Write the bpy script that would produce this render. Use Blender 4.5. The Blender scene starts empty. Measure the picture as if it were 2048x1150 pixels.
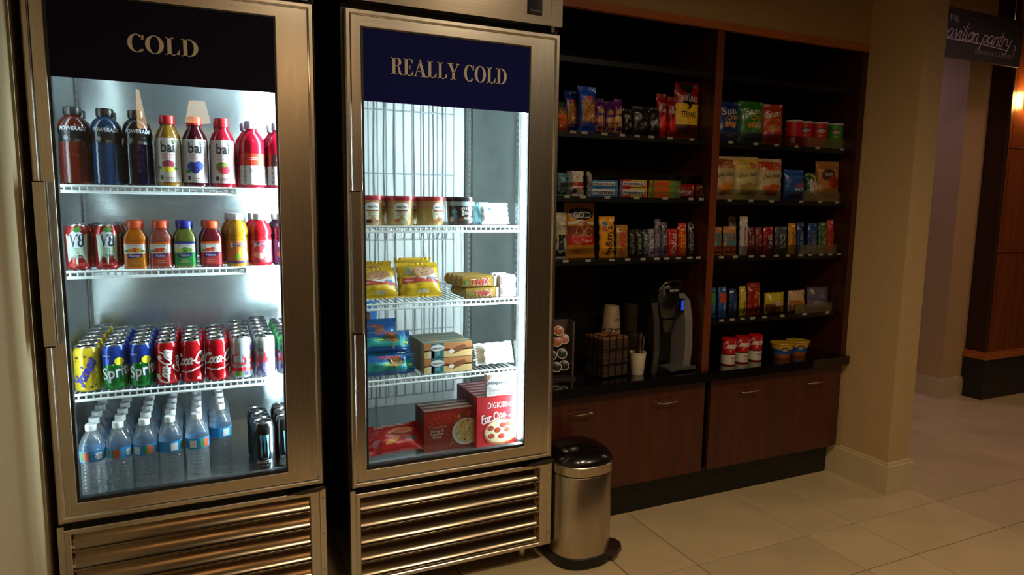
import bpy, math, random
from mathutils import Vector, Matrix
random.seed(7)
sc = bpy.context.scene
COL = sc.collection
PI = math.pi

# ------------------------------------------------------------------ camera
H = 1.3144
YAW, PITCH, ROLL, FPX = 0.429, -0.1247, 0.0132, 1339.9
fw = Vector((math.sin(YAW)*math.cos(PITCH), math.cos(YAW)*math.cos(PITCH), math.sin(PITCH)))
rt0 = Vector((math.cos(YAW), -math.sin(YAW), 0)); up0 = rt0.cross(fw)
rt = math.cos(ROLL)*rt0 + math.sin(ROLL)*up0
up = -math.sin(ROLL)*rt0 + math.cos(ROLL)*up0
cam_d = bpy.data.cameras.new('camera'); cam = bpy.data.objects.new('camera', cam_d); COL.objects.link(cam)
cam.matrix_world = Matrix(((rt.x, up.x, -fw.x, 0), (rt.y, up.y, -fw.y, 0), (rt.z, up.z, -fw.z, H), (0, 0, 0, 1)))
cam_d.sensor_fit = 'HORIZONTAL'; cam_d.sensor_width = 36.0; cam_d.lens = 36.0*FPX/2048.0
cam_d.clip_start = 0.05; cam_d.clip_end = 100
sc.camera = cam

# ------------------------------------------------------------------ world, exposure
w = bpy.data.worlds.new('world'); sc.world = w; w.use_nodes = True
w.node_tree.nodes['Background'].inputs[0].default_value = (1.0, 0.72, 0.45, 1)
w.node_tree.nodes['Background'].inputs[1].default_value = 0.010
sc.view_settings.view_transform = 'Standard'; sc.view_settings.look = 'None'
sc.view_settings.exposure = 0.0; sc.view_settings.gamma = 1.0; sc.view_settings.use_curve_mapping = False
sc.cycles.transparent_max_bounces = 40
sc.cycles.max_bounces = 8
sc.cycles.sample_clamp_indirect = 4.0
sc.cycles.use_denoising = True
TUBE_COLD, TUBE_LEFT_FILL, TUBE_FREEZER = 365.0, 13.0, 220.0      # emission of the cabinet tubes; the left one is an added fill light
SPOT_W, PENDANT_E, HALL_W, SCONCE_E = 106.0, 12.0, 21.0, 90.0

# ------------------------------------------------------------------ materials
def lin(h):
    if isinstance(h, (tuple, list)): return tuple(h[:3])
    h = h.lstrip('#')
    out = []
    for i in (0, 2, 4):
        c = int(h[i:i+2], 16)/255.0
        out.append(c/12.92 if c <= 0.04045 else ((c+0.055)/1.055)**2.4)
    return tuple(out)
_M = {}
def M(col, rough=0.45, metal=0.0, coat=0.0, emit=0.0, noise=0.0, nscale=30.0, stretch=(1, 1, 1), bump=0.0, alpha=1.0):
    key = (str(col), rough, metal, coat, emit, noise, nscale, stretch, bump, alpha)
    if key in _M: return _M[key]
    m = bpy.data.materials.new('surface_%d' % len(_M)); m.use_nodes = True
    nt = m.node_tree; b = nt.nodes['Principled BSDF']; c = lin(col)
    b.inputs['Base Color'].default_value = (*c, 1); b.inputs['Roughness'].default_value = rough
    b.inputs['Metallic'].default_value = metal; b.inputs['Coat Weight'].default_value = coat
    b.inputs['Coat Roughness'].default_value = 0.08
    if emit:
        b.inputs['Emission Color'].default_value = (*c, 1); b.inputs['Emission Strength'].default_value = emit
    if noise or bump:
        tc = nt.nodes.new('ShaderNodeTexCoord'); mp = nt.nodes.new('ShaderNodeMapping'); mp.inputs['Scale'].default_value = stretch
        nz = nt.nodes.new('ShaderNodeTexNoise'); nz.inputs['Scale'].default_value = nscale; nz.inputs['Detail'].default_value = 5
        nt.links.new(tc.outputs['Object'], mp.inputs[0]); nt.links.new(mp.outputs[0], nz.inputs['Vector'])
        if noise:
            r = nt.nodes.new('ShaderNodeValToRGB')
            r.color_ramp.elements[0].position = 0.3; r.color_ramp.elements[1].position = 0.7
            r.color_ramp.elements[0].color = (*[max(0, x*(1-noise)) for x in c], 1)
            r.color_ramp.elements[1].color = (*[min(1, x*(1+noise)) for x in c], 1)
            nt.links.new(nz.outputs['Fac'], r.inputs[0]); nt.links.new(r.outputs[0], b.inputs['Base Color'])
        if bump:
            bp = nt.nodes.new('ShaderNodeBump'); bp.inputs['Strength'].default_value = bump; bp.inputs['Distance'].default_value = 0.004
            nt.links.new(nz.outputs['Fac'], bp.inputs['Height']); nt.links.new(bp.outputs[0], b.inputs['Normal'])
    _M[key] = m
    return m
def clear(name, tint=(1, 1, 1), rough=0.02, base=0.05, gain=1.0, ior=1.45, diff=0.0):
    """thin clear sheet: transparent with a fresnel gloss"""
    k = ('clear', name)
    if k in _M: return _M[k]
    m = bpy.data.materials.new(name); m.use_nodes = True; nt = m.node_tree
    nt.nodes.remove(nt.nodes['Principled BSDF'])
    out = nt.nodes['Material Output']
    t = nt.nodes.new('ShaderNodeBsdfTransparent'); t.inputs[0].default_value = (*tint, 1)
    g = nt.nodes.new('ShaderNodeBsdfGlossy'); g.inputs['Roughness'].default_value = rough
    f = nt.nodes.new('ShaderNodeFresnel'); f.inputs[0].default_value = ior
    ma = nt.nodes.new('ShaderNodeMath'); ma.operation = 'MULTIPLY_ADD'; ma.inputs[1].default_value = gain; ma.inputs[2].default_value = base; ma.use_clamp = True
    mx = nt.nodes.new('ShaderNodeMixShader')
    nt.links.new(f.outputs[0], ma.inputs[0]); nt.links.new(ma.outputs[0], mx.inputs[0])
    nt.links.new(t.outputs[0], mx.inputs[1]); nt.links.new(g.outputs[0], mx.inputs[2]); nt.links.new(mx.outputs[0], out.inputs[0])
    if diff:
        d0 = nt.nodes.new('ShaderNodeBsdfDiffuse'); d0.inputs[0].default_value = (0.85, 0.92, 0.96, 1)
        d1 = nt.nodes.new('ShaderNodeBsdfTranslucent'); d1.inputs[0].default_value = (0.85, 0.92, 0.96, 1)
        d = nt.nodes.new('ShaderNodeMixShader'); nt.links.new(d0.outputs[0], d.inputs[1]); nt.links.new(d1.outputs[0], d.inputs[2])
        m2 = nt.nodes.new('ShaderNodeMixShader'); m2.inputs[0].default_value = diff
        nt.links.new(mx.outputs[0], m2.inputs[1]); nt.links.new(d.outputs[0], m2.inputs[2]); nt.links.new(m2.outputs[0], out.inputs[0])
    _M[k] = m
    return m
def wood(col, col2, axis='Z', rough=0.35, coat=0.15):
    k = ('wood', col, col2, axis)
    if k in _M: return _M[k]
    m = M(col, rough=rough, coat=coat, noise=0.01, nscale=4.0, stretch={'Z': (9, 9, 0.6), 'X': (0.6, 9, 9)}[axis], bump=0.03)
    m = m.copy(); m.name = 'cherry_wood'
    for n in m.node_tree.nodes:
        if n.type == 'VALTORGB':
            n.color_ramp.elements[0].color = (*lin(col), 1); n.color_ramp.elements[1].color = (*lin(col2), 1)
    _M[k] = m
    return m
STEEL = M('#d4cabb', rough=0.27, metal=1.0, noise=0.10, nscale=6.0, stretch=(1, 1, 40), bump=0.0)
STEEL_H = M('#d4cabb', rough=0.27, metal=1.0, noise=0.10, nscale=6.0, stretch=(1, 40, 40))
STEEL_V = M('#d4cabb', rough=0.27, metal=1.0, noise=0.10, nscale=6.0, stretch=(40, 40, 1))
STEEL_IN = M('#bcc4c6', rough=0.22, metal=0.82, noise=0.08, nscale=5.0, stretch=(1, 1, 30), bump=0.05)
STEEL_IN2 = M('#a0a6a4', rough=0.42, metal=0.8, noise=0.12, nscale=5.0, stretch=(1, 1, 2))
STEEL_HD_DIM = M('#8c8070', rough=0.3, metal=1.0, noise=0.10, nscale=6.0, stretch=(1, 40, 40))  # steel darkened in colour to offset too bright reflections on the header
STEEL_L = M('#8c7c66', rough=0.2, metal=1.0, noise=0.06, nscale=6.0, stretch=(1, 40, 40))
CHROME = M('#d8d8d8', rough=0.12, metal=1.0)
BLACK = M('#0a0a0b', rough=0.4)
BLACK_G = M('#08080a', rough=0.15, coat=0.4)
GASKET = M('#141618', rough=0.5)
WIRE = M('#dfe6e8', rough=0.35)
WHITE_IN = M('#e9ecea', rough=0.4)
GLASS = clear('door_glass', (0.90, 0.95, 0.95), rough=0.01, base=0.0, gain=0.5, ior=1.5)
ACRYLIC = clear('acrylic', (0.86, 0.86, 0.88), rough=0.05, base=0.01, gain=0.6)
PET = clear('bottle_plastic', (0.985, 0.993, 0.998), rough=0.06, base=0.03, gain=0.65, diff=0.11)
FILM = clear('clear_film', (0.92, 0.92, 0.93), rough=0.12, base=0.10, gain=1.2)
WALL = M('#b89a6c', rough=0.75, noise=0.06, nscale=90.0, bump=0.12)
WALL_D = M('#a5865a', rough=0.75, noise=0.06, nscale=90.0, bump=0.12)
BASEB = M('#c2b08a', rough=0.45, noise=0.05, nscale=20)
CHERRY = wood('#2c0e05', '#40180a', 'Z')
CHERRY_X_LIT = wood('#a05a2c', '#b86a34', 'X')  # wood lightened in colour to stand in for light on the top rail
CHERRY_LIT = wood('#5c2a14', '#70361c', 'Z')  # same wood in a lighter colour, painting the light on the front edge
CHERRY_F = wood('#38140a', '#4c1e0f', 'Z')
SHELF_BLK = M('#070707', rough=0.4)
COUNTER = M('#060606', rough=0.10, coat=0.5, noise=0.3, nscale=200)
PAPER = M('#e8e0d0', rough=0.6)

# ------------------------------------------------------------------ mesh builder
class MB:
    def __init__(s): s.v = []; s.f = []; s.m = []; s.mats = []
    def mi(s, mat):
        if mat not in s.mats: s.mats.append(mat)
        return s.mats.index(mat)
    def face(s, idx, mat): s.f.append(tuple(idx)); s.m.append(s.mi(mat))
    def box(s, a, b, mat, T=None):
        x0, y0, z0 = a; x1, y1, z1 = b; n = len(s.v)
        pts = [(x0, y0, z0), (x1, y0, z0), (x1, y1, z0), (x0, y1, z0), (x0, y0, z1), (x1, y0, z1), (x1, y1, z1), (x0, y1, z1)]
        if T: pts = [tuple(T @ Vector(p)) for p in pts]
        s.v += pts
        for q in ((3, 2, 1, 0), (4, 5, 6, 7), (0, 1, 5, 4), (1, 2, 6, 5), (2, 3, 7, 6), (3, 0, 4, 7)): s.face([n+i for i in q], mat)
        return s
    def prism(s, poly, y0, y1, mat, axis='y'):
        """outline in (x,z) pushed from y0 to y1; axis 'x' takes (y,z), 'z' takes (x,y)"""
        n = len(s.v); k = len(poly)
        def P(a, b, c): return {'y': (a, c, b), 'x': (c, a, b), 'z': (a, b, c)}[axis]
        s.v += [P(a, b, y0) for a, b in poly] + [P(a, b, y1) for a, b in poly]
        s.face([n+i for i in range(k)], mat); s.face([n+k+i for i in reversed(range(k))], mat)
        for i in range(k):
            j = (i+1) % k; s.face((n+j, n+i, n+k+i, n+k+j), mat)
        return s
    def lathe(s, prof, seg=20, cx=0, cy=0, sx=1, sy=1, power=2.0, caps=True):
        """prof: (r, z, mat) rings from bottom to top; power>2 squares the section"""
        n0 = len(s.v)
        for r, z, mt in prof:
            for i in range(seg):
                a = 2*PI*i/seg; c, d = math.cos(a), math.sin(a)
                q = 1.0 if power == 2.0 else (abs(c)**power+abs(d)**power)**(-1.0/power)
                s.v.append((cx+r*sx*c*q, cy+r*sy*d*q, z))
        for k in range(len(prof)-1):
            for i in range(seg):
                j = (i+1) % seg
                s.face((n0+k*seg+i, n0+k*seg+j, n0+(k+1)*seg+j, n0+(k+1)*seg+i), prof[k+1][2])
        if caps:
            s.face([n0+i for i in reversed(range(seg))], prof[0][2])
            t = n0+(len(prof)-1)*seg
            s.face([t+i for i in range(seg)], prof[-1][2])
        return s
    def tube(s, pts, r, mat, seg=6, close=False):
        pts = [Vector(p) for p in pts]; n0 = len(s.v); k = len(pts)
        for i, p in enumerate(pts):
            d = (pts[min(i+1, k-1)]-pts[max(i-1, 0)]).normalized()
            a = d.orthogonal().normalized() if i == 0 else (a - d*a.dot(d)).normalized()
            b = d.cross(a)
            for q in range(seg):
                t = 2*PI*q/seg; s.v.append(tuple(p + (a*math.cos(t)+b*math.sin(t))*r))
        for i in range(k-1):
            for q in range(seg):
                j = (q+1) % seg
                s.face((n0+i*seg+q, n0+i*seg+j, n0+(i+1)*seg+j, n0+(i+1)*seg+q), mat)
        s.face([n0+i for i in reversed(range(seg))], mat); s.face([n0+(k-1)*seg+i for i in range(seg)], mat)
        return s
    def grid(s, fn, nu, nv, mat):
        n0 = len(s.v)
        for j in range(nv+1):
            for i in range(nu+1): s.v.append(tuple(fn(i/nu, j/nv)))
        for j in range(nv):
            for i in range(nu):
                a = n0+j*(nu+1)+i; s.face((a, a+1, a+nu+2, a+nu+1), mat)
        return s
    def mesh(s, name, smooth=False):
        me = bpy.data.meshes.new(name); me.from_pydata(s.v, [], s.f)
        for mt in s.mats: me.materials.append(mt)
        me.polygons.foreach_set('material_index', s.m)
        if smooth:
            me.polygons.foreach_set('use_smooth', [True]*len(s.f))
            try: me.set_sharp_from_angle(angle=math.radians(40))
            except Exception: pass
        me.update()
        return me
    def build(s, name, parent=None, loc=(0, 0, 0), smooth=False, rot=(0, 0, 0)):
        return link(name, s.mesh(name, smooth), parent, loc, rot)
def link(name, me, parent=None, loc=(0, 0, 0), rot=(0, 0, 0)):
    o = bpy.data.objects.new(name, me); COL.objects.link(o); o.parent = parent; o.location = loc; o.rotation_euler = rot
    return o
def tag(o, label=None, cat=None, group=None, kind=None):
    if label: o['label'] = label
    if cat: o['category'] = cat
    if group: o['group'] = group
    if kind: o['kind'] = kind
    return o
def empty(name, loc=(0, 0, 0), rz=0.0, rx=0.0):
    o = bpy.data.objects.new(name, None); o.empty_display_size = 0.03; COL.objects.link(o); o.location = loc; o.rotation_euler = (rx, 0, rz)
    return o
def thing(name, label, cat, loc=(0, 0, 0), rz=0.0, group=None, rx=0.0): return tag(empty(name, loc, rz, rx), label, cat, group)
def copy_tree(o, parent=None):
    c = o.copy(); COL.objects.link(c); c.parent = parent
    for ch in list(o.children): copy_tree(ch, c)
    return c
def dup(o, label, loc, rz=None, group=None):
    c = copy_tree(o); c['label'] = label; c.location = loc
    if rz is not None: c.rotation_euler = (o.rotation_euler[0], 0, rz)
    if group: c['group'] = group
    return c

# ------------------------------------------------------------------ lettering
STR = ['POWERADE', 'bai', 'ANTIOXIDANT', 'INFUSION', 'vitaminwater', 'V8', 'Naked', "Welch's", 'YOO-HOO', 'Yoohoo', 'Sprite', 'Diet', 'Coke', 'M', 'MONSTER', 'ENERGY',
       'Häagen-Dazs', 'BEN & JERRY\'S', 'FROYO', 'Brownie', 'Batter', 'TWIX', 'SNICKERS', 'DIGIORNO', 'For One', 'LEAN', 'CUISINE', 'Comfort', 'Shrimp &', 'Angel Hair', 'Pasta', 'RED', 'BARON',
       'pomegranate', 'dark chocolate', "JACK LINK'S", 'TERIYAKI', 'mentos', 'Starburst', 'Skittles', 'ROLD', 'GOLD', 'thins', 'Original', "m&m's", 'MILKY WAY', '3 MUSK', 'KitKat', "REESE'S", "HERSHEY'S",
       'Sun', 'Chips', "Lay's", 'Oven Baked', 'Pringles', 'AHOY!', 'CHIPS', 'Simply', 'CLIF', 'KIND', 'NUTRI', 'CRUNCH', 'Quaker', 'TOMATO', 'SOUP', 'THE', 'SNACKS & SUNDRIES', 'KEURIG', 'NUTRITION', 'DRUMSTICK', 'PURE LIFE', 'Klondike', 'cookies', 'UTZ', 'ULTRA', 'Traulsen', 'PAYDAY', 'BABY RUTH', 'LUNA', 'ZONE', 'PURE']
TXT = {}
def make_text(bold):
    obs = []
    for t in STR:
        cu = bpy.data.curves.new('t', 'FONT'); cu.body = t; cu.size = 1.0; cu.resolution_u = 2; cu.offset = 0.018 if bold else 0.0
        o = bpy.data.objects.new('t', cu); COL.objects.link(o); obs.append((t, o, cu))
    bpy.context.view_layer.update(); dg = bpy.context.evaluated_depsgraph_get()
    for t, o, cu in obs:
        ev = o.evaluated_get(dg); me = ev.to_mesh()
        vs = [(v.co.x, v.co.y) for v in me.vertices]; fs = [tuple(p.vertices) for p in me.polygons]
        ev.to_mesh_clear()
        x0 = min(v[0] for v in vs); x1 = max(v[0] for v in vs)
        TXT[(t, bold)] = ([(v[0]-(x0+x1)/2, v[1]-0.36) for v in vs], fs, x1-x0)
    for t, o, cu in obs: bpy.data.objects.remove(o); bpy.data.curves.remove(cu)
make_text(False); make_text(True)

def ring_arc(cx, cy, a, b, ai, bi, t0, t1, n=18):
    P = []
    for i in range(n):
        s0 = math.radians(t0+(t1-t0)*i/n); s1 = math.radians(t0+(t1-t0)*(i+1)/n)
        P.append([(cx+a*math.cos(s0), cy+b*math.sin(s0)), (cx+a*math.cos(s1), cy+b*math.sin(s1)), (cx+ai*math.cos(s1), cy+bi*math.sin(s1)), (cx+ai*math.cos(s0), cy+bi*math.sin(s0))])
    return P
def R4(x0, y0, x1, y1): return [[(x0, y0), (x1, y0), (x1, y1), (x0, y1)]]
def serif(ch):
    """high-contrast serif capitals of height 1; returns (polygons, advance)"""
    T, t = 0.19, 0.05
    if ch == 'C': return ring_arc(.42, .5, .41, .52, .21, .475, 48, 318) + [[(.62, .72), (.74, .72), (.745, 1.0), (.715, 1.0)], [(.66, .2), (.735, .2), (.70, .06), (.62, .1)]], .80
    if ch == 'O': return ring_arc(.43, .5, .43, .52, .22, .48, 0, 360, 28), .90
    if ch == 'L': return R4(.12, 0, .12+T, 1) + R4(.02, 0, .66, t) + R4(.02, 1-t, .42, 1) + [[(.66, 0), (.70, .33), (.67, .33), (.50, t), (.50, 0)]], .74
    if ch == 'D': return R4(.12, 0, .12+T, 1) + R4(.02, 0, .40, t) + R4(.02, 1-t, .40, 1) + ring_arc(.38, .5, .45, .5, .24, .455, -90, 90), .88
    if ch == 'R': return R4(.12, 0, .12+T, 1) + R4(.02, 0, .42, t) + R4(.02, 1-t, .42, 1) + ring_arc(.40, .755, .32, .245, .13, .20, -90, 90, 14) + R4(.3, .51, .45, .555) + [[(.42, .54), (.60, .48), (.70, .10), (.80, .06), (.80, 0), (.66, 0), (.54, .08), (.50, .42)]], .84
    if ch == 'E': return R4(.12, 0, .12+T, 1) + R4(.02, 0, .66, t) + R4(.02, 1-t, .64, 1) + R4(.3, .49, .50, .535) + R4(.47, .38, .50, .64) + [[(.66, 0), (.70, .30), (.67, .30), (.52, t), (.52, 0)], [(.64, 1), (.66, .74), (.63, .74), (.50, 1-t), (.50, 1)]], .75
    if ch == 'A': return [[(.08, t), (.13, t), (.42, .86), (.40, 1.0)], [(.40, 1.0), (.47, 1.0), (.80, t), (.58, t), (.36, .80)]] + R4(.0, 0, .24, t) + R4(.48, 0, .90, t) + R4(.2, .30, .60, .345), .90
    if ch == 'Y': return R4(.34, 0, .34+T, .48) + R4(.22, 0, .66, t) + [[(.08, 1-t), (.30, 1-t), (.53, .46), (.34, .44)], [(.72, 1-t), (.77, 1-t), (.52, .44), (.48, .48)]] + R4(.0, 1-t, .40, 1) + R4(.62, 1-t, .86, 1), .84
    return [], .36
STROKE = {
 'p': ([[(.12, 1), (-.05, -.8)], [(.08, .7), (.32, 1), (.52, .75), (.4, .2), (.05, .12)]], .62),
 'a': ([[(.5, .9), (.25, 1), (.03, .5), (.15, .04), (.4, .3), (.55, .95), (.5, .1), (.68, .1)]], .70),
 'v': ([[(0, .95), (.14, .9), (.22, .04), (.5, .95), (.6, .85)]], .58), 'i': ([[(.1, .95), (.05, .1), (.25, .1)], [(.15, 1.28), (.18, 1.42)]], .28),
 'l': ([[(.25, 1.9), (.1, .7), (.08, .05), (.28, .12)]], .30), 'o': ([[(.3, 1), (.05, .6), (.15, .05), (.42, .2), (.48, .75), (.3, 1), (.62, .85)]], .58),
 'n': ([[(.06, 1), (0, 0)], [(.02, .6), (.3, 1), (.42, .8), (.38, .05), (.55, .12)]], .58), 't': ([[(.2, 1.6), (.08, .1), (.3, .08)], [(-.05, 1.05), (.4, 1.1)]], .36),
 'r': ([[(.06, 1), (0, 0)], [(.02, .6), (.25, 1), (.42, .9)]], .42), 'y': ([[(.05, 1), (.1, .3), (.35, .25)], [(.5, 1), (.3, -.6), (.0, -.8), (-.15, -.5)]], .60),
 'C': ([[(.95, 1.45), (.8, 1.85), (.4, 1.7), (.05, .9), (.15, .1), (.55, .02), (.9, .35)], [(.7, 1.3), (.62, 1.75)]], .85), 'c': ([[(.45, .8), (.28, 1), (.05, .55), (.15, .04), (.42, .1), (.55, .3)]], .50),
 '-': ([[(.0, .5), (.3, .55)]], .35), 'm': ([[(.06, 1), (0, 0)], [(.02, .6), (.25, 1), (.3, .05)], [(.3, .6), (.52, 1), (.58, .05), (.7, .1)]], .72),
 'b': ([[(.2, 1.8), (.05, .1), (.4, .1), (.5, .6), (.3, .9), (.1, .6)]], .55), 'e': ([[(.05, .5), (.4, .6), (.3, 1), (.05, .6), (.15, .05), (.5, .2)]], .50),
 's': ([[(.4, .9), (.15, .85), (.35, .4), (.2, .02), (.0, .15)]], .42), "'": ([[(.1, 1.8), (.05, 1.4)]], .16), ' ': ([], .38), 'S': ([[(.7, 1.6), (.35, 1.8), (.2, 1.2), (.6, .7), (.4, .05), (.0, .25)]], .72),
 'Y': ([[(.1, 1.8), (.3, 1.0), (.5, .95)], [(.8, 1.8), (.35, .0), (.1, -.3)]], .75),
 'W': ([[(0, 1.7), (.2, 0), (.5, 1.2), (.7, 0), (1.05, 1.8)]], 1.0), 'h': ([[(.2, 1.8), (0, 0)], [(.05, .6), (.3, .95), (.35, .05), (.5, .1)]], .52)}
def sub(p, n=3):
    out = []
    k = len(p)
    if k < 3: return list(p)
    for i in range(k-1):
        a, b, c, d = p[max(i-1, 0)], p[i], p[i+1], p[min(i+2, k-1)]
        for j in range(n):
            t = j/n
            out.append(tuple(0.5*((2*b[q])+(-a[q]+c[q])*t+(2*a[q]-5*b[q]+4*c[q]-d[q])*t*t+(-a[q]+3*b[q]-3*c[q]+d[q])*t**3) for q in (0, 1)))
    out.append(p[-1])
    return out

# ------------------------------------------------------------------ print on surfaces
class Print:
    """flat print laid on a surface given as surf(u, v, off) -> point"""
    def __init__(s, surf, base=0.0005, step=0.00022): s.mb = MB(); s.surf = surf; s.b = base; s.st = step
    def P(s, u, v, L): return tuple(s.surf(u, v, s.b+s.st*L))
    def rect(s, u0, v0, u1, v1, mat, L=0, nu=6, nv=3):
        s.mb.grid(lambda a, b: s.P(u0+(u1-u0)*a, v0+(v1-v0)*b, L), nu, nv, mat)
    def ell(s, cu, cv, ru, rv, mat, L=1, seg=20, rings=3, rot=0.0):
        n0 = len(s.mb.v); s.mb.v.append(s.P(cu, cv, L)); cr, sr = math.cos(rot), math.sin(rot)
        for k in range(1, rings+1):
            for i in range(seg):
                a = 2*PI*i/seg; x = ru*k/rings*math.cos(a); y = rv*k/rings*math.sin(a)
                s.mb.v.append(s.P(cu+x*cr-y*sr, cv+x*sr+y*cr, L))
        for i in range(seg):
            j = (i+1) % seg; s.mb.face((n0, n0+1+i, n0+1+j), mat)
            for k in range(rings-1):
                a = n0+1+k*seg; s.mb.face((a+i, a+seg+i, a+seg+j, a+j), mat)
    def poly(s, pts, mat, L=1, rings=3):
        cu = sum(p[0] for p in pts)/len(pts); cv = sum(p[1] for p in pts)/len(pts)
        n0 = len(s.mb.v); k = len(pts); s.mb.v.append(s.P(cu, cv, L))
        for r in range(1, rings+1):
            for p in pts: s.mb.v.append(s.P(cu+(p[0]-cu)*r/rings, cv+(p[1]-cv)*r/rings, L))
        for i in range(k):
            j = (i+1) % k; s.mb.face((n0, n0+1+i, n0+1+j), mat)
            for r in range(rings-1):
                a = n0+1+r*k; s.mb.face((a+i, a+k+i, a+k+j, a+j), mat)
    def text(s, t, cu, cv, h, mat, L=3, wid=None, rot=0.0, bold=True, shear=0.0, arc=0.0):
        vs, fs, tw = TXT[(t, bold)]
        k = h/0.72; kx = k if wid is None else wid/tw
        cr, sr = math.cos(rot), math.sin(rot); n0 = len(s.mb.v)
        for x, y in vs:
            X = x*kx+y*k*shear; Y = y*k - arc*(x*kx)**2
            s.mb.v.append(s.P(cu+X*cr-Y*sr, cv+X*sr+Y*cr, L))
        for f in fs: s.mb.face([n0+i for i in f], mat)
    def script(s, t, cu, cv, xh, mat, L=3, wd=0.18, rot=0.0, slant=0.3, wid=None):
        tot = sum(STROKE[c][1] for c in t); kx = xh if wid is None else wid/tot
        x = -tot/2; cr, sr = math.cos(rot), math.sin(rot)
        for c in t:
            st, adv = STROKE[c]
            for line in st:
                p = [((x+a+slant*b)*kx, (b-0.5)*xh) for a, b in sub(line)]
                s.ribbon([(cu+a*cr-b*sr, cv+a*sr+b*cr) for a, b in p], wd*xh, mat, L)
            x += adv
    def ribbon(s, p, wd, mat, L=3):
        n0 = len(s.mb.v); k = len(p)
        for i in range(k):
            a, b = p[max(i-1, 0)], p[min(i+1, k-1)]; dx, dy = b[0]-a[0], b[1]-a[1]; d = math.hypot(dx, dy) or 1
            nx, ny = -dy/d*wd/2, dx/d*wd/2
            s.mb.v.append(s.P(p[i][0]+nx, p[i][1]+ny, L)); s.mb.v.append(s.P(p[i][0]-nx, p[i][1]-ny, L))
        for i in range(k-1): s.mb.face((n0+2*i, n0+2*i+1, n0+2*i+3, n0+2*i+2), mat)
    def serif(s, t, u0, u1, v0, v1, mat, L=2):
        tot = sum(serif(c)[1] for c in t); k = (u1-u0)/tot; x = 0; h = v1-v0
        for c in t:
            P, adv = serif(c)
            for q in P:
                n0 = len(s.mb.v); s.mb.v += [s.P(u0+(x+a)*k, v0+b*h, L) for a, b in q]; s.mb.face(list(range(n0, n0+len(q))), mat)
            x += adv
    def build(s, name, parent): return s.mb.build(name, parent)
def flat_front(y): return lambda u, v, o: (u, y-o, v)
def round_front(rfn, power=2.0):
    def f(u, v, o):
        r = rfn(v); a = u/r
        c, d = math.sin(a), -math.cos(a); q = 1.0 if power == 2.0 else (abs(c)**power+abs(d)**power)**(-1.0/power)
        return ((r*q+o)*c, (r*q+o)*d, v)
    return f
def prof_r(prof):
    P = [(z, r) for r, z, m in prof]
    def f(v):
        for (z0, r0), (z1, r1) in zip(P, P[1:]):
            if z0 <= v <= z1 and z1 > z0: return r0+(r1-r0)*(v-z0)/(z1-z0)
        return P[-1][1]
    return f
ORD = ['front', 'second', 'third', 'fourth', 'fifth', 'sixth', 'seventh', 'eighth']

# =================================================================== SETTING
Y1, Y2, YC = 2.095, 2.042, 2.232
def struct(name, mb, parent=None, smooth=False):
    o = mb.build(name, parent, smooth=smooth)
    if parent is None: o['kind'] = 'structure'
    return o
fl = struct('floor', MB().box((-0.43, -3.3, -0.06), (8.2, 4.6, -0.003), M('#2a1c10', rough=0.8)))
TILE = M('#b8a27c', rough=0.34, noise=0.10, nscale=5.0, bump=0.02)
TILE2 = M('#b09a76', rough=0.34, noise=0.10, nscale=4.0, bump=0.02)
def tile_mesh(a, b, mt):
    g, c = 0.0019, 0.002; m = MB()
    lo = [(g, g), (a-g, g), (a-g, b-g), (g, b-g)]; hi = [(g+c, g+c), (a-g-c, g+c), (a-g-c, b-g-c), (g+c, b-g-c)]
    m.v = [(x, y, -0.003) for x, y in lo] + [(x, y, 0.0) for x, y in hi]
    m.face((4, 5, 6, 7), mt)
    for i in range(4):
        j = (i+1) % 4; m.face((i, j, 4+j, 4+i), mt)
    return m.mesh('tile')
TM = {(a, b, k): tile_mesh(a, b, (TILE, TILE2)[k]) for a in (0.55, 0.275) for b in (0.55, 0.275) for k in (0, 1)}
def cuts(start, lo, hi):      # start: left edge of a wide tile
    p = start; wide = True; out = []
    while p > lo: p -= 0.825
    while p < hi:
        out.append((p, 0.55)); out.append((p+0.55, 0.275)); p += 0.825
    return [(q, s) for q, s in out if q+s > lo and q < hi]
XS = cuts(1.605, -0.43, 6.9); YS = cuts(1.83, 0.9, 4.4)
for x, a in XS:
    for y, b in YS:
        if x < -0.43 or (y > 2.4 and x < 2.9): continue
        link('floor_tile', TM[(a, b, random.randint(0, 1))], fl, (x, y, 0))
# walls
struct('wall_left', MB().box((-0.53, -3.3, 0), (-0.43, 2.95, 2.75), M('#b6a27c', rough=0.75, noise=0.05, nscale=90.0, bump=0.12)))
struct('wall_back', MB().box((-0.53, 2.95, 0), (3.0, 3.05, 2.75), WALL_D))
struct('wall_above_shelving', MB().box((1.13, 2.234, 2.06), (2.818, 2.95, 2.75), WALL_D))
struct('wall_right', MB().box((2.818, 1.974, 0), (2.962, 2.95, 2.75), WALL))
bb = MB()
bb.prism([(2.800, 2.30), (2.800, 1.956), (2.978, 1.956), (2.978, 2.95), (2.962, 2.95), (2.962, 1.974), (2.818, 1.974), (2.818, 2.30)], 0, 0.137, BASEB, axis='z')
bb.prism([(2.808, 2.226), (2.808, 1.964), (2.970, 1.964), (2.970, 2.95), (2.962, 2.95), (2.962, 1.974), (2.818, 1.974), (2.818, 2.226)], 0.137, 0.150, BASEB, axis='z')
struct('baseboard_right', bb)
struct('ceiling', MB().box((-0.53, -3.3, 2.75), (8.2, 4.6, 2.85), M('#544634', rough=0.9)))
struct('wall_front', MB().box((-0.53, -3.4, 0), (8.2, -3.3, 2.75), M('#7a5c3c', rough=0.8, noise=0.1, nscale=3)))
struct('wall_hall_end', MB().box((8.1, -3.3, 0), (8.2, 4.6, 2.75), WALL_D))
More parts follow.
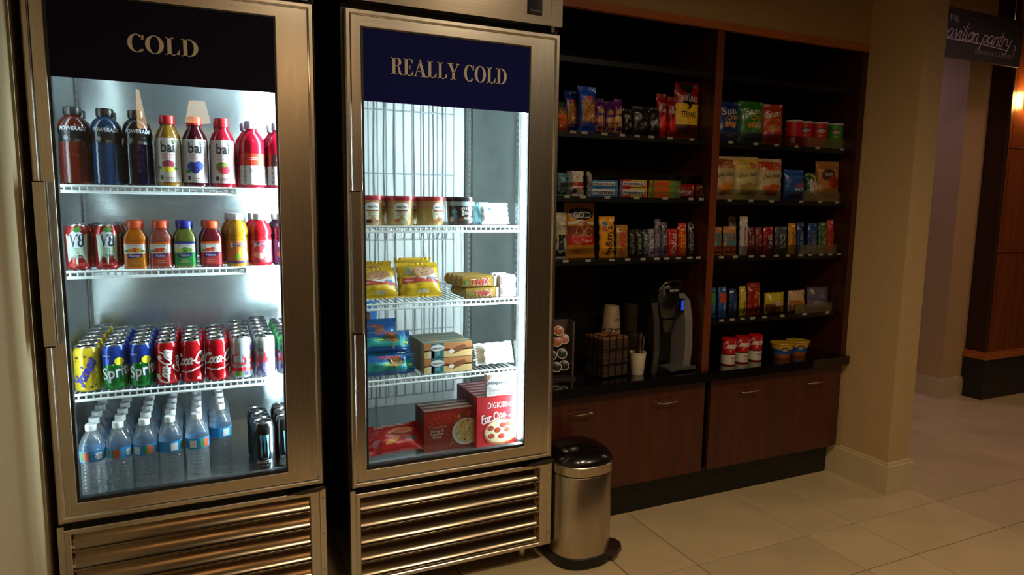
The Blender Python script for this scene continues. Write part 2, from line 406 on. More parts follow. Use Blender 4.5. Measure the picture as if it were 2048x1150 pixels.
# hall beyond: pier, its baseboard, wall
struct('wall_hall', MB().box((2.962, 4.4, 0), (8.2, 4.5, 2.75), WALL))
struct('wall_hall_pier', MB().box((4.64, 2.91, 0), (5.6, 4.4, 2.75), WALL))
hb = MB()
hb.prism([(4.622, 4.4), (4.622, 2.892), (4.87, 2.892), (4.87, 2.91), (4.64, 2.91), (4.64, 4.4)], 0, 0.125, BASEB, axis='z')
hb.prism([(4.630, 4.4), (4.630, 2.900), (4.87, 2.900), (4.87, 2.91), (4.64, 2.91), (4.64, 4.4)], 0.125, 0.138, BASEB, axis='z')
struct('baseboard_hall', hb)
# panelled wooden column with black plinth
CW = wood('#683218', '#844420', 'Z')
CWD = wood('#2a0f08', '#34140a', 'Z')
colm = thing('panelled_column', 'reddish wooden panelled column on black plinth beyond the doorway', 'column', (4.86, 2.76, 0))
MB().box((0, 0, 0), (1.4, 0.16, 0.285), M('#1b1b1d', rough=0.4)).build('plinth', colm)
MB().box((-0.012, -0.012, 0.285), (1.41, 0.15, 0.315), CHERRY_X_LIT).box((0.004, 0.004, 0.315), (1.4, 0.15, 0.335), CHERRY_X_LIT).build('plinth_moulding', colm)
MB().box((0.015, 0.02, 0.335), (1.4, 0.16, 2.75), CWD).build('core', colm)
for x0, x1 in ((0.022, 0.055), (0.06, 0.36), (0.366, 0.70), (0.706, 1.1)):
    MB().box((x0, 0.008, 0.335), (x1, 0.02, 1.02), CW).build('panel', colm)
    MB().box((x0, 0.008, 1.025), (x1, 0.02, 1.72), CW).build('panel', colm)
    MB().box((x0, 0.008, 1.725), (x1, 0.02, 2.75), CW).build('panel', colm)
MB().box((0.012, 0.004, 0.335), (0.021, 0.02, 2.75), M('#7a6a58', rough=0.3, metal=1.0)).build('edge_strip', colm)

# =================================================================== LAMPS
def spot(parent, energy, col, size=2.8, blend=0.9, rad=0.13, loc=(0, 0, -0.05), rot=(0, 0, 0)):
    L = bpy.data.lights.new('lamp_light', 'SPOT'); L.energy = energy; L.color = col; L.spot_size = size; L.spot_blend = blend; L.shadow_soft_size = rad
    o = bpy.data.objects.new('lamp_light', L); COL.objects.link(o); o.parent = parent; o.location = loc; o.rotation_euler = rot
    return o
def downlight(x, y, label, energy, col):
    t = thing('ceiling_downlight', label, 'ceiling light', (x, y, 2.75), group='ceiling downlights')
    MB().lathe([(0.085, -0.012, CHROME), (0.09, -0.004, CHROME), (0.09, 0.0, CHROME)], 24).build('trim_ring', t, smooth=True)
    MB().lathe([(0.062, -0.016, M('#ffe0b0', emit=3.0)), (0.066, -0.012, M('#ffe0b0', emit=3.0))], 20).build('lens', t)
    spot(t, energy, col, loc=(0, 0, -0.03))
WARM = (1.0, 0.79, 0.53)
downlight(0.50, 0.35, 'recessed ceiling downlight in front of the left refrigerator', SPOT_W*0.7, WARM)
downlight(1.40, 0.35, 'recessed ceiling downlight in front of the freezer', SPOT_W*1.3, WARM)
downlight(2.35, -0.1, 'recessed ceiling downlight in front of the shelving', SPOT_W*0.7, WARM)
downlight(4.1, 1.9, 'recessed ceiling downlight in the hall by the doorway', HALL_W, (0.95, 0.60, 0.74))
downlight(4.0, 3.6, 'recessed ceiling downlight deep in the hall', HALL_W*1.4, (0.70, 0.55, 1.0))
downlight(5.0, 1.6, 'recessed ceiling downlight in front of the panelled column', HALL_W*2.0, (1.0, 0.62, 0.36))
def pendant(x, y, z, label, e, r0=0.088, r1=0.056, hh=0.078):
    t = thing('pendant_lamp', label, 'lamp', (x, y, z), group='pendant lamps behind the viewer')
    SH = M('#ffcf90', rough=0.6, emit=e)
    MB().lathe([(r0, -hh, SH), (r1, hh, SH)], 24, caps=False).build('lamp_shade', t, smooth=True)
    MB().tube([(0, 0, hh), (0, 0, 2.75-z)], 0.004, BLACK).build('cord', t)
    MB().lathe([(0.008, 0.0, BLACK), (0.011, 0.04, BLACK), (0.008, hh, BLACK), (r1+.001, hh+.002, BLACK)], 12).build('lamp_holder', t)
pendant(-0.02, -1.5, 1.97, 'warm glowing pendant lamp straight behind the viewer', PENDANT_E)
pendant(-0.42, -1.6, 1.98, 'narrow cone-shaped warm pendant lamp nearest the left wall', PENDANT_E, .055, .010, .14)
pendant(0.72, -1.55, 2.36, 'warm glowing pendant lamp hung highest behind the viewer', PENDANT_E*1.3)
sco = thing('wall_sconce', 'glowing wall sconce on the wooden column at right edge', 'lamp', (5.045, 2.762, 2.05))
MB().box((-0.03, -0.006, -0.06), (0.03, 0.006, 0.06), CHROME).build('back_plate', sco)
MB().lathe([(0.022, -0.05, M('#ffc46a', emit=SCONCE_E)), (0.034, 0.0, M('#ffc46a', emit=SCONCE_E)), (0.022, 0.05, M('#ffc46a', emit=SCONCE_E))], 14, cy=-0.05).build('glass_shade', sco, smooth=True)
MB().tube([(0, 0, -0.03), (0, -0.05, -0.05)], 0.005, CHROME).build('arm', sco)

# hanging sign
SGN = M('#241d1b', rough=0.5)
sg = thing('hanging_sign', 'dark hanging sign with handwritten white lettering over the doorway', 'sign', (3.92, 2.6, 2.19))
MB().box((-0.26, 0, 0), (0.70, 0.02, 0.272), SGN).build('board', sg)
MB().tube([(-0.2, 0.01, 0.272), (-0.2, 0.01, 0.56)], 0.003, CHROME).build('rod', sg)
MB().tube([(0.62, 0.01, 0.272), (0.62, 0.01, 0.56)], 0.003, CHROME).build('rod', sg)
p = Print(flat_front(0.0)); LET = M('#b8aaa4', rough=0.6); LETD = M('#7c706c', rough=0.6)
p.text('THE', 0.035, 0.215, 0.034, LET, bold=False)
p.script('pavilion pantry', 0.255, 0.128, 0.052, LET, wd=0.13, slant=0.22, wid=0.66)
p.ribbon([(-0.08, 0.098), (0.30, 0.098), (0.55, 0.086)], 0.005, LET)
p.ribbon([(0.625, 0.125), (0.64, 0.10), (0.622, 0.085), (0.632, 0.055)], 0.006, LET)
p.text('SNACKS & SUNDRIES', 0.43, 0.052, 0.024, LETD, bold=False, wid=0.36)
p.build('lettering', sg)

# =================================================================== REFRIGERATORS
def ring_rect(mb, x0, z0, x1, z1, wl, wr, wb, wt, ya, yb, mh, mv, ch=0.0):
    """mitred frame of four bars between outer (x0..x1) and inner rectangle; front ya, back yb"""
    X0, Z0, X1, Z1 = x0+wl, z0+wb, x1-wr, z1-wt
    O = [(x0, z0), (x1, z0), (x1, z1), (x0, z1)]; I = [(X0, Z0), (X1, Z0), (X1, Z1), (X0, Z1)]
    Oc = [(x0+ch, z0+ch), (x1-ch, z0+ch), (x1-ch, z1-ch), (x0+ch, z1-ch)]; Ic = [(X0-ch, Z0-ch), (X1+ch, Z0-ch), (X1+ch, Z1+ch), (X0-ch, Z1+ch)]
    for i in range(4):
        j = (i+1) % 4; mt = mh if i in (0, 2) else mv; n = len(mb.v)
        mb.v += [(O[i][0], yb, O[i][1]), (O[j][0], yb, O[j][1]), (O[j][0], ya+ch, O[j][1]), (O[i][0], ya+ch, O[i][1]),
                 (Oc[i][0], ya, Oc[i][1]), (Oc[j][0], ya, Oc[j][1]), (Ic[j][0], ya, Ic[j][1]), (Ic[i][0], ya, Ic[i][1]),
                 (I[i][0], ya+ch, I[i][1]), (I[j][0], ya+ch, I[j][1]), (I[i][0], yb, I[i][1]), (I[j][0], yb, I[j][1])]
        for q in ((0, 1, 2, 3), (3, 2, 5, 4), (4, 5, 6, 7), (7, 6, 9, 8), (8, 9, 11, 10), (1, 0, 10, 11)): mb.face([n+k for k in q], mt)
    return mb
def wire_shelf(parent, x0, x1, yf, yb, z, strip=None):
    m = MB(); r = 0.0017
    m.tube([(x0, yf, z-0.003), (x1, yf, z-0.003)], 0.0036, WIRE, 8); m.tube([(x0, yf-0.001, z-0.019), (x1, yf-0.001, z-0.019)], 0.0042, WIRE, 8)
    m.tube([(x0, yb, z-0.004), (x1, yb, z-0.004)], 0.003, WIRE); m.tube([(x0+.002, yf, z-0.006), (x0+.002, yb, z-0.006)], 0.003, WIRE); m.tube([(x1-.002, yf, z-0.006), (x1-.002, yb, z-0.006)], 0.003, WIRE)
    for q in (0.33, 0.66): m.tube([(x0, yf+(yb-yf)*q, z-0.007), (x1, yf+(yb-yf)*q, z-0.007)], 0.003, WIRE)
    n = int((x1-x0)/0.0175)
    for i in range(1, n):
        x = x0+(x1-x0)*i/n
        m.tube([(x, yf, z-0.019), (x, yf, z-0.003)], 0.0028, WIRE, 5)
        m.tube([(x, yf+0.002, z-r), (x, yb, z-r)], r, WIRE, 5)
    s = m.build('shelf', parent, smooth=True)
    if strip: MB().box((strip, yf-0.008, z-0.022), (x1, yf-0.004, z+0.001), M('#eef2f3', rough=0.4)).build('price_strip', s)
    for x in (x0+0.012, x1-0.012):
        MB().tube([(x-0.02, yf+0.05, z-0.028), (x, yf+0.06, z-0.012), (x+0.02, yf+0.07, z-0.028)], 0.002, CHROME).build('clip', s)
    return s
def fridge(name, label, dx0, Y, zo, ix0, ix1, iyb, liner, sidem, sign_txt, tx, shelves, tube_e, text_z, strips, signcol, fill_e=0.0):
    """dx0: left edge of door; zo: height offset of the whole cabinet"""
    t = thing(name, label, 'refrigerator' if 'freezer' not in name else 'freezer', (dx0, Y, 0))
    def L(x): return x-dx0
    W = 0.71; zb, zt = 0.4116+zo, 1.8736+zo; yb = iyb+0.06-Y
    bx0, bx1 = -0.006, W+0.006
    # cabinet shell around the cavity
    c0, c1 = L(ix0), L(ix1); cy0 = 0.036; cyb = iyb-Y; fz = 0.462+zo; cz = 1.86+zo
    b = MB(); y0 = 0.036
    b.box((bx0, y0, 0.10), (bx0+0.018, yb, 2.02), BLACK); b.box((bx1-0.018, y0, 0.10), (bx1, yb, 2.02), BLACK)
    b.box((bx0+0.018, y0+0.004, 0.10), (c0-0.002, yb-0.002, 2.0), BLACK); b.box((c1+0.002, y0+0.004, 0.10), (bx1-0.018, yb-0.002, 2.0), BLACK)
    b.box((c0-0.002, cyb+0.003, 0.10), (c1+0.002, yb, 2.0), BLACK)
    b.box((c0-0.002, y0+0.001, cz+0.002), (c1+0.002, cyb+0.003, 2.018), BLACK); b.box((c0-0.002, y0+0.04, 0.10), (c1+0.002, cyb+0.003, fz-0.004), BLACK)
    b.build('cabinet_shell', t)
    hd = MB().box((bx0, 0.0, 1.897+zo), (bx1-0.045, 0.036, 2.18), STEEL_HD_DIM).box((bx1-0.043, 0.002, 1.897+zo), (bx1, 0.036, 2.18), STEEL_HD_DIM).build('header_panel', t)
    MB().box((bx0, 0.036, 2.0), (bx1, yb, 2.18), BLACK).build('compressor_housing', t)
    pl = MB().box((W-0.125, -0.003, 1.925+zo), (W-0.072, 0.0, 2.03), BLACK_G).build('name_plate', hd)
    q = Print(flat_front(-0.003)); q.text('Traulsen', W-0.0985, 1.938+zo, 0.008, M('#9a9488'), bold=False, wid=0.036); q.build('name_lettering', hd)
    MB().lathe([(0.011, 1.88+zo, CHROME), (0.011, 1.897+zo, CHROME)], 12, cx=W-0.02, cy=0.018).build('hinge', t)
    hg = MB().prism([(W-0.11, 0.403+zo), (W-0.04, 0.408+zo), (W+0.0, 0.4105+zo), (W+0.004, 0.405+zo), (W-0.02, 0.396+zo), (W-0.08, 0.395+zo)], -0.018, 0.03, BLACK_G).build('lower_hinge', t)
    # lining
    ln = MB().grid(lambda u, v: (c0+(c1-c0)*u, cyb+0.0025*math.sin(v*17+2.1*math.sin(u*5)), fz+(cz-fz)*v), 24, 60, liner).build('back_liner', t, smooth=True)
    MB().box((c0-0.0015, cy0, fz), (c0, cyb, cz), sidem).build('side_liner', t); MB().box((c1, cy0, fz), (c1+0.0015, cyb, cz), sidem).build('side_liner', t)
    MB().box((c0, cy0, fz-0.004), (c1, cyb, fz), STEEL_IN).build('floor_liner', t); MB().box((c0, cy0, cz), (c1, cyb, cz+0.0015), sidem).build('top_liner', t)
    for x, y in ((c0+0.003, cyb-0.05), (c0+0.003, 0.12), (c1-0.003, cyb-0.07), (c1-0.003, 0.12)):
        m = MB().box((x-0.002, y-0.011, fz), (x+0.002, y+0.011, cz), CHROME)
        for k in range(60): m.box((x-0.0024, y-0.003, fz+0.03+k*0.0225), (x+0.0024, y+0.003, fz+0.04+k*0.0225), BLACK)
        m.build('shelf_standard', t)
    for z, st in zip(shelves, strips): wire_shelf(t, c0+0.012, c1-0.012, 0.068 if zo else 0.085, cyb-0.035, z, None if st is None else L(st))
    # light tube
    TE = M((0.80, 0.95, 1.0), emit=tube_e)
    lt = MB().lathe([(0.0075, fz+0.02, TE), (0.0075, cz-0.03, TE)], 12, cx=c1-0.014, cy=0.046).build('light_tube', t, smooth=True)
    MB().box((c1-0.024, 0.037, fz+0.005), (c1-0.004, 0.058, fz+0.02), WHITE_IN).build('tube_holder', lt)
    MB().box((c1-0.024, 0.037, cz-0.03), (c1-0.004, 0.058, cz-0.002), WHITE_IN).build('tube_holder', lt)
    if fill_e:
        TL = M((0.80, 0.95, 1.0), emit=fill_e)
        MB().lathe([(0.005, fz+0.02, TL), (0.005, cz-0.03, TL)], 12, cx=c0+0.008, cy=0.044).build('light_tube', t, smooth=True)  # weak fill tube added only to brighten the bottles
    # door
    ox0, ox1, oz0, oz1 = 0.047, 0.604, 0.4645+zo, 1.826+zo
    d = ring_rect(MB(), 0, zb, W, zt, 0.017, 0.017, 0.017, 0.017, 0.0, 0.034, STEEL_H, STEEL_V, 0.004)
    ring_rect(d, 0.017, zb+0.017, W-0.017, zt-0.017, ox0-0.017, W-0.017-ox1, oz0-zb-0.017, zt-0.017-oz1, 0.006, 0.034, STEEL_H, STEEL_V, 0.0015)
    dr = d.build('door', t)
    ring_rect(MB(), 0.012, zb+0.012, W-0.012, zt-0.012, 0.006, 0.006, 0.006, 0.006, 0.002, 0.009, CHROME, CHROME, 0.002).build('door_bead', dr)
    ring_rect(MB(), ox0, oz0, ox1, oz1, 0.007, 0.004, 0.010, 0.004, 0.009, 0.034, GASKET, GASKET).build('gasket', dr)
    MB().box((ox0+0.003, 0.012, oz0+0.003), (ox1-0.003, 0.018, oz1-0.003), GLASS).build('glass_pane', dr)
    sb = 1.613+zo
    MB().box((ox0+0.004, 0.0105, sb), (ox1-0.003, 0.0118, oz1-0.003), signcol).build('sign_panel', dr)
    q = Print(flat_front(0.0105), base=0.0006); q.serif(sign_txt, tx[0]-dx0, tx[1]-dx0, text_z[0], text_z[1], M('#d2c6ae', rough=0.6)); q.build('sign_lettering', dr)
    # pull handle
    h = MB(); hz0, hz1 = 0.915+zo, 1.345+zo
    h.box((0.006, -0.034, hz0), (0.010, 0.002, hz1), STEEL_V); h.box((0.006, -0.038, hz0), (0.034, -0.034, hz1), STEEL_V); h.box((0.006, -0.038, hz1-0.003), (0.034, 0.002, hz1), STEEL_H); h.box((0.006, -0.038, hz0), (0.034, 0.002, hz0+0.003), STEEL_H)
    h.tube([(0.034, -0.036, hz0), (0.034, -0.036, hz1)], 0.004, STEEL_V, 8)
    h.build('handle', dr)
    # louvred grille
    g = ring_rect(MB(), 0.010, 0.078+zo, W-0.012, 0.390+zo, 0.016, 0.030, 0.014, 0.016, 0.006, 0.034, STEEL_H, STEEL_V, 0.002).box((bx0, 0.010, 0.078+zo), (0.010, 0.036, 0.400+zo), STEEL_V).box((W-0.012, 0.010, 0.078+zo), (bx1, 0.036, 0.400+zo), STEEL_V).build('grille_frame', t)
    MB().box((bx0, 0.038, 0.09), (bx1, 0.046, 0.40+zo), M('#151210', rough=0.6)).build('grille_backing', t)
    lv = None
    for k in range(5):
        z1 = 0.374+zo-k*0.0565
        if lv is None:
            m = MB()
            fp = [(0.0345, 0.006), (0.0320, -0.006), (0.0278, -0.017), (0.0220, -0.0275), (0.0158, -0.0362), (0.0120, -0.0388), (0.0086, -0.0402), (0.0080, -0.0410), (0.0080, -0.0460)]
            m.prism(fp+[(0.0105, -0.0468), (0.0107, -0.0420), (0.0140, -0.0405), (0.0180, -0.0375), (0.0245, -0.0288), (0.0303, -0.0182), (0.0345, -0.007), (0.0370, 0.006)], 0.027, W-0.043, STEEL_L, axis='x')
            lv = m.mesh('louver', True)
        link('louver', lv, t, (0, 0, z1-0.008))
    for z in (0.36, 0.24, 0.12): MB().lathe([(0.0035, 0.0, CHROME), (0.002, 0.002, CHROME)], 8).build('screw', t, (W-0.003, 0.010, z+zo), rot=(PI/2, 0, 0))
    for x in (0.05, W-0.07):
        for y in (0.10, yb-0.08):
            MB().lathe([(0.017, 0.0, STEEL_V), (0.019, 0.012, STEEL_V), (0.024, 0.06, STEEL_V), (0.026, 0.10, STEEL_V)], 14).build('leg', t, (x, y, 0), smooth=True)
    return t
SIGN_B = M('#05070f', rough=0.25); NAVY = M('#060e58', rough=0.61); NAVY1 = M('#0e0a24', rough=0.61)
for _m in (NAVY, NAVY1): _m.node_tree.nodes['Principled BSDF'].inputs['Specular IOR Level'].default_value = 0.12
f1 = fridge('glass_door_refrigerator', 'stainless glass-door refrigerator with the COLD sign, full of drinks', -0.400, Y1, 0.0105, -0.372, 0.277, 2.708, STEEL_IN, STEEL_IN, 'COLD', (-0.170, 0.004), (1.350, 1.115, 0.768), TUBE_COLD, (1.703, 1.749), (0.085, 0.105, None), NAVY1, TUBE_LEFT_FILL)
f2 = fridge('glass_door_freezer', 'stainless glass-door freezer with the REALLY COLD sign, frozen treats inside', 0.3905, Y2, 0.0, 0.412, 1.008, 2.70, WHITE_IN, STEEL_IN2, 'REALLY COLD', (0.527, 0.912), (1.238, 0.987, 0.734), TUBE_FREEZER, (1.697, 1.747), (None, None, None), NAVY)
# wire guard at the back of the freezer
m = MB(); GY = 2.60-Y2; gx = 0.3905
xs = [0.475+0.0345*k for k in range(14)]
WIRE_G = M('#a9b1b4', rough=.35)
for x in xs: m.tube([(x-gx, GY, 0.53), (x-gx, GY, 1.80)], 0.0029, WIRE_G, 6)
for z in (0.53, 0.80, 1.165, 1.424, 1.665, 1.80): m.tube([(xs[0]-gx-0.01, GY+0.004, z), (xs[-1]-gx+0.005, GY+0.004, z)], 0.0032, WIRE_G, 6)
m.build('wire_guard', f2, smooth=True)
m = MB()
for k in range(13):
    x = 0.455-gx+0.0345*k
    m.tube([(x, 0.50, 1.172), (x+0.004, 0.485, 1.205), (x+0.014, 0.48, 1.214), (x+0.024, 0.485, 1.205), (x+0.030, 0.50, 1.17)], 0.0018, CHROME, 5)
m.build('guard_hooks', f2, smooth=True)
# =================================================================== DRINKS IN THE REFRIGERATOR
WHT = M('#e9e9ea', rough=0.35); INK = M('#15161c', rough=0.4); LID = M('#c9cccf', rough=0.25, metal=1.0)
def lathe_part(name, prof, parent, seg=20, power=2.0, caps=True): return MB().lathe(prof, seg, power=power, caps=caps).build(name, parent, smooth=True)
TAB = None
def make_can(label, group, body_prof, draw, r=0.033, h=0.122, name='drink_can', lidm=LID):
    t = thing(name, label, 'can', group=group)
    lathe_part('can_body', body_prof, t, 22)
    zt = body_prof[-1][1]; rr = body_prof[-1][0]
    ld = lathe_part('lid', [(rr, zt, lidm), (rr+0.0012, zt+0.002, lidm), (rr, zt+0.0035, lidm), (rr-0.002, zt+0.003, lidm), (rr-0.0035, zt-0.0005, lidm)], t, 22)
    MB().lathe([(0.0085, zt+0.0002, lidm), (0.0085, zt+0.0018, lidm)], 10, cx=0, cy=-0.006, sx=0.8, sy=1.2).build('pull_tab', ld)
    if draw:
        p = Print(round_front(prof_r(body_prof))); draw(p); p.build('print', t)
    return t
def can_prof(mb, mt=None, r=0.033, h=0.127, zsplit=0.074):
    mt = mt or mb
    return [(r*.76, 0.0, LID), (r*.88, 0.002, LID), (r, 0.009, mb), (r, zsplit, mb), (r, h-0.016, mt), (r*.98, h-0.012, mt), (r*.83, h-0.001, mt), (r*.82, h, LID)]
CR, CB = dict(rough=0.22, metal=0.35), dict(rough=0.22, metal=0.6)
YEL = M('#d9bd2c', **CR); GRN = M('#0c7a33', **CR); BLU = M('#1a3f9f', **CR); RED = M('#b40f1c', **CR); SIL = M('#c4c8cc', **CB); SILP = M('#b9b4d6', **CB)
def d_yoo(p):
    B = M('#2a2a8c'); D = M('#4a2a12')
    p.script('Yoohoo', 0.002, 0.055, 0.017, B, wd=0.34, rot=1.05, slant=0.1, wid=0.082)
    for a, b, c in ((-.022, .10, .006), (0, .103, .004), (.015, .098, .005), (-.01, .018, .004), (.014, .014, .005), (.024, .02, .003), (-.026, .09, .003)): p.ell(a, b, c, c*.7, D)
    p.ribbon([(-.012, .028), (.005, .045), (.02, .075)], .005, M('#c2502a'), 2)
def d_spr(p):
    p.poly([(-.05, .052), (.05, .078), (.05, .105), (-.05, .105)], BLU, 0, 5); p.ell(.016, .083, .013, .011, M('#e6df2a'), 1); p.poly([(-.05, .066), (.0, .071), (.05, .082), (.0, .076)], M('#7cc23a'), 1)
    p.text('Sprite', .012, .056, .034, WHT, wid=.088, rot=.22, shear=.15); p.text('Sprite', .0135, .054, .034, M('#0c3a8a'), L=2, wid=.089, rot=.22, shear=.15)
    p.rect(-.028, .098, -.008, .101, M('#8aa0c8'), 1)
def d_cokev(p):
    p.script('Coca-Cola', .002, .056, .019, WHT, wd=.26, rot=PI/2-.12, slant=.25, wid=.098); p.script('Coca', .034, .06, .012, WHT, wd=.22, rot=PI/2, slant=.25, wid=.05)
def d_cokeh(p):
    p.script('Coca-Cola', .002, .068, .0175, WHT, wd=.26, rot=.10, slant=.2, wid=.110); p.ribbon([(-.034, .036), (-.018, .034), (.0, .039), (.018, .047), (.034, .052)], .004, WHT); p.rect(.012, .012, .022, .018, WHT, 2)
def d_cokeh2(p):
    p.script('Coca-Cola', .014, .068, .0175, WHT, wd=.26, rot=.08, slant=.2, wid=.110); p.ribbon([(-.034, .041), (-.016, .037), (.002, .037), (.02, .040), (.036, .048)], .005, WHT)
def d_diet1(p):
    R = M('#c0202c'); p.text('Coke', .012, .062, .036, R, wid=.085); p.ell(-.006, .062, .008, .013, M('#9aa4b4'), 4); p.rect(-.035, .024, .035, .036, R, 1); p.ribbon([(-.036, .044), (0, .038), (.036, .046)], .004, M('#7a8a9a'), 2)
    p.ell(-.01, .016, .012, .007, M('#5a9a3a'), 1); p.ell(.02, .015, .010, .007, M('#3a3a8a'), 1); p.ell(.03, .095, .008, .008, M('#4a3a9a'), 1)
def d_diet2(p):
    R = M('#c0202c'); p.text('Coke', -.012, .062, .034, R, wid=.085); p.text('Diet', -.016, .088, .013, INK, wid=.022); p.ribbon([(-.036, .034), (0, .036), (.036, .050)], .003, R, 2)
    p.poly([(-.03, .012), (.0, .01), (.006, .05), (-.012, .055), (-.03, .03)], M('#7a74b8'), 0); p.poly([(.014, .07), (.03, .06), (.036, .1), (.02, .1)], M('#6a5ab0'), 0); p.ell(-.02, .1, .006, .004, M('#4a9a4a'), 1)
def d_diet3(p):
    d_diet2(p); p.ell(.0, .09, .018, .010, M('#2fa04a'), 4); p.ell(-.015, .03, .010, .010, M('#3a3090'), 4)
cols = [(-0.323, 6, YEL, YEL, d_yoo, 'yellow chocolate drink can', 'row at the left wall', 'yellow chocolate drink cans'),
        (-0.254, 5, GRN, BLU, d_spr, 'green and blue lemon soda can', 'left green row', 'lemon soda cans'),
        (-0.187, 5, GRN, BLU, d_spr, 'green and blue lemon soda can', 'right green row', 'lemon soda cans'),
        (-0.120, 5, RED, RED, d_cokev, 'red cola can', 'red row with vertical script', 'red cola cans'),
        (-0.052, 4, RED, RED, d_cokeh, 'red cola can', 'middle of three red rows', 'red cola cans'),
        (0.0165, 4, RED, RED, d_cokeh2, 'red cola can', 'rightmost red row', 'red cola cans'),
        (0.085, 5, SIL, SIL, d_diet1, 'silver cola can with big red letters', 'row beside the red cans', 'silver cola cans'),
        (0.153, 6, SILP, SIL, d_diet2, 'silver and purple diet cola can', 'row right of big letters', 'silver cola cans'),
        (0.2215, 5, SIL, M('#3f9a55', **CR), d_diet3, 'silver and green diet cola can', 'row at the right wall', 'silver cola cans')]
for x, n, m1, m2, fn, desc, row, grp in cols:
    c = make_can(f'{desc}, frontmost in {row}', grp, can_prof(m1, m2), fn); c.location = (x, 2.203, 0.7685); c.rotation_euler = (0, 0, random.uniform(-.06, .06))
    r = make_can('x', grp, can_prof(m1, m2), None); r.location = (x, 2.27, 0.7685); r['label'] = f'{desc}, second in {row}'
    for k in range(2, n): dup(r, f'{desc}, {ORD[k]} in {row}', (x+random.uniform(-.0006, .0006), 2.203+k*.0672, 0.7685), random.uniform(-1, 1))
# vegetable juice cans
def d_v8(p):
    G = M('#3f7a34'); p.poly([(-.024, .022), (.0, .012), (.024, .022), (.028, .10), (.014, .098), (.0, .112), (-.014, .098), (-.028, .10)], M('#a8c4ac', rough=.3), 0, 4)
    p.ell(0, .085, .020, .024, M('#c6cfd8'), 1); p.text('V8', .001, .083, .036, M('#16203c'), wid=.036, shear=.1); p.ell(.003, .112, .010, .007, G, 4)
    for z in (.060, .055, .050, .042, .038, .034): p.rect(-.012, z, .012, z+.0012, M('#7a8a90'), 2)
    p.poly([(-.03, .008), (.03, .008), (.02, .024), (-.02, .020)], M('#a01c20'), 2)
VR = M('#8c1a1e', **CR)
v = make_can('red vegetable juice can at the left wall, frontmost', 'vegetable juice cans', can_prof(VR, VR, 0.031, 0.1225), d_v8, name='juice_can'); v.location = (-0.3245, 2.20, 1.1155)
v2 = dup(v, 'red vegetable juice can beside the orange juice bottle, frontmost', (-0.2555, 2.20, 1.1155), 0.12)
for x, s in ((-0.3245, 'at the left wall'), (-0.2555, 'beside the juice bottles')):
    for k in range(1, 4): dup(v, f'red vegetable juice can {s}, {ORD[k]} from the front', (x+.003*k, 2.20+k*.066, 1.1155), 0.2*k)
# energy drink cans
ENB = M('#08090b', rough=0.25, coat=0.3)
def d_mon(p):
    B = M('#5fa8d8', rough=.4)
    for u, a in ((-.010, 0), (.0, .012), (.010, -.004)):
        p.poly([(u-.004, .118), (u+.004, .120), (u+.0025, .085), (u+.0035, .062+a), (u+.0005, .045+a), (u-.0015, .065+a), (u-.0015, .09)], B, 1)
    p.text('MONSTER', 0, .034, .010, M('#9aa0a6'), wid=.046); p.text('ENERGY', 0, .022, .005, M('#7a8086'), wid=.022, bold=False); p.text('ULTRA', 0, .044, .004, B, wid=.014, bold=False)
mo = make_can('black tall energy drink can with blue claw mark, frontmost', 'energy drink cans', can_prof(ENB, ENB, 0.0325, 0.153), d_mon, name='energy_drink_can'); mo.location = (0.140, 2.168, 0.4735)
for q, l in (((0.1365, 2.236), 'second from the front'), ((0.132, 2.304), 'third from the front'), ((0.2085, 2.19), 'front of right row'), ((0.208, 2.258), 'middle of right row'), ((0.207, 2.326), 'rear of right row')):
    dup(mo, f'black tall energy drink can with blue claw mark, {l}', (*q, 0.4735), 0.1)
# water bottles
def water_bottle():
    t = thing('water_bottle', 'x', 'water bottle', group='half-litre water bottles')
    pr = [(0.024, 0.002), (0.030, 0.0), (0.0322, 0.006), (0.0322, 0.014)]
    z = 0.014
    while z < 0.094: pr += [(0.0296, z+0.005), (0.0322, z+0.010)]; z += 0.0105
    pr += [(0.0318, 0.100), (0.0318, 0.134), (0.0325, 0.138), (0.0315, 0.147), (0.027, 0.160), (0.020, 0.172), (0.0135, 0.181), (0.012, 0.184), (0.012, 0.190)]
    b = MB().lathe([(r, z, PET) for r, z in pr], 22)
    for i in range(4, len(pr)-10):   # wavy waist
        for q in range(22):
            k = i*22+q; x, y, zz = b.v[k]; d = 1+0.018*math.sin(3*2*PI*q/22+zz*90); b.v[k] = (x*d, y*d, zz)
    b.build('bottle_body', t, smooth=True)
    C = M('#dfe4e8', rough=.4)
    lathe_part('cap', [(0.0145, 0.186, C), (0.0148, 0.188, C), (0.0148, 0.201, C), (0.0138, 0.2035, C)], t, 18)
    lb = lathe_part('label_band', [(0.0323, 0.101, M('#2a8ccc', rough=.35)), (0.0323, 0.133, M('#2a8ccc', rough=.35))], t, 26, caps=False)
    p = Print(round_front(lambda v: .0323)); p.ell(.012, .117, .011, .011, M('#e4ecf2'), 1); p.ribbon([(.002, .119), (.012, .122), (.022, .119)], .004, M('#1f5a9a'), 2); p.ribbon([(.003, .113), (.012, .111), (.021, .114)], .003, M('#1f5a9a'), 2)
    p.rect(-.030, .104, -.012, .130, M('#b0563a'), 1); p.rect(-.040, .104, -.031, .130, M('#3c7a4a'), 1); p.rect(.045, .106, .058, .128, M('#d8dde2'), 1); p.rect(-.07, .106, -.05, .128, M('#d8dde2'), 1)
    p.text('PURE LIFE', .012, .1165, .004, M('#1f3a7a'), wid=.018, bold=False)
    p.build('label_print', lb)
    return t
wb = water_bottle(); used = False
CN = ['first', 'second', 'third', 'fourth', 'fifth', 'sixth']
rots = [0.25, 0.55, 1.15, 2.2, 1.5, 0.3]
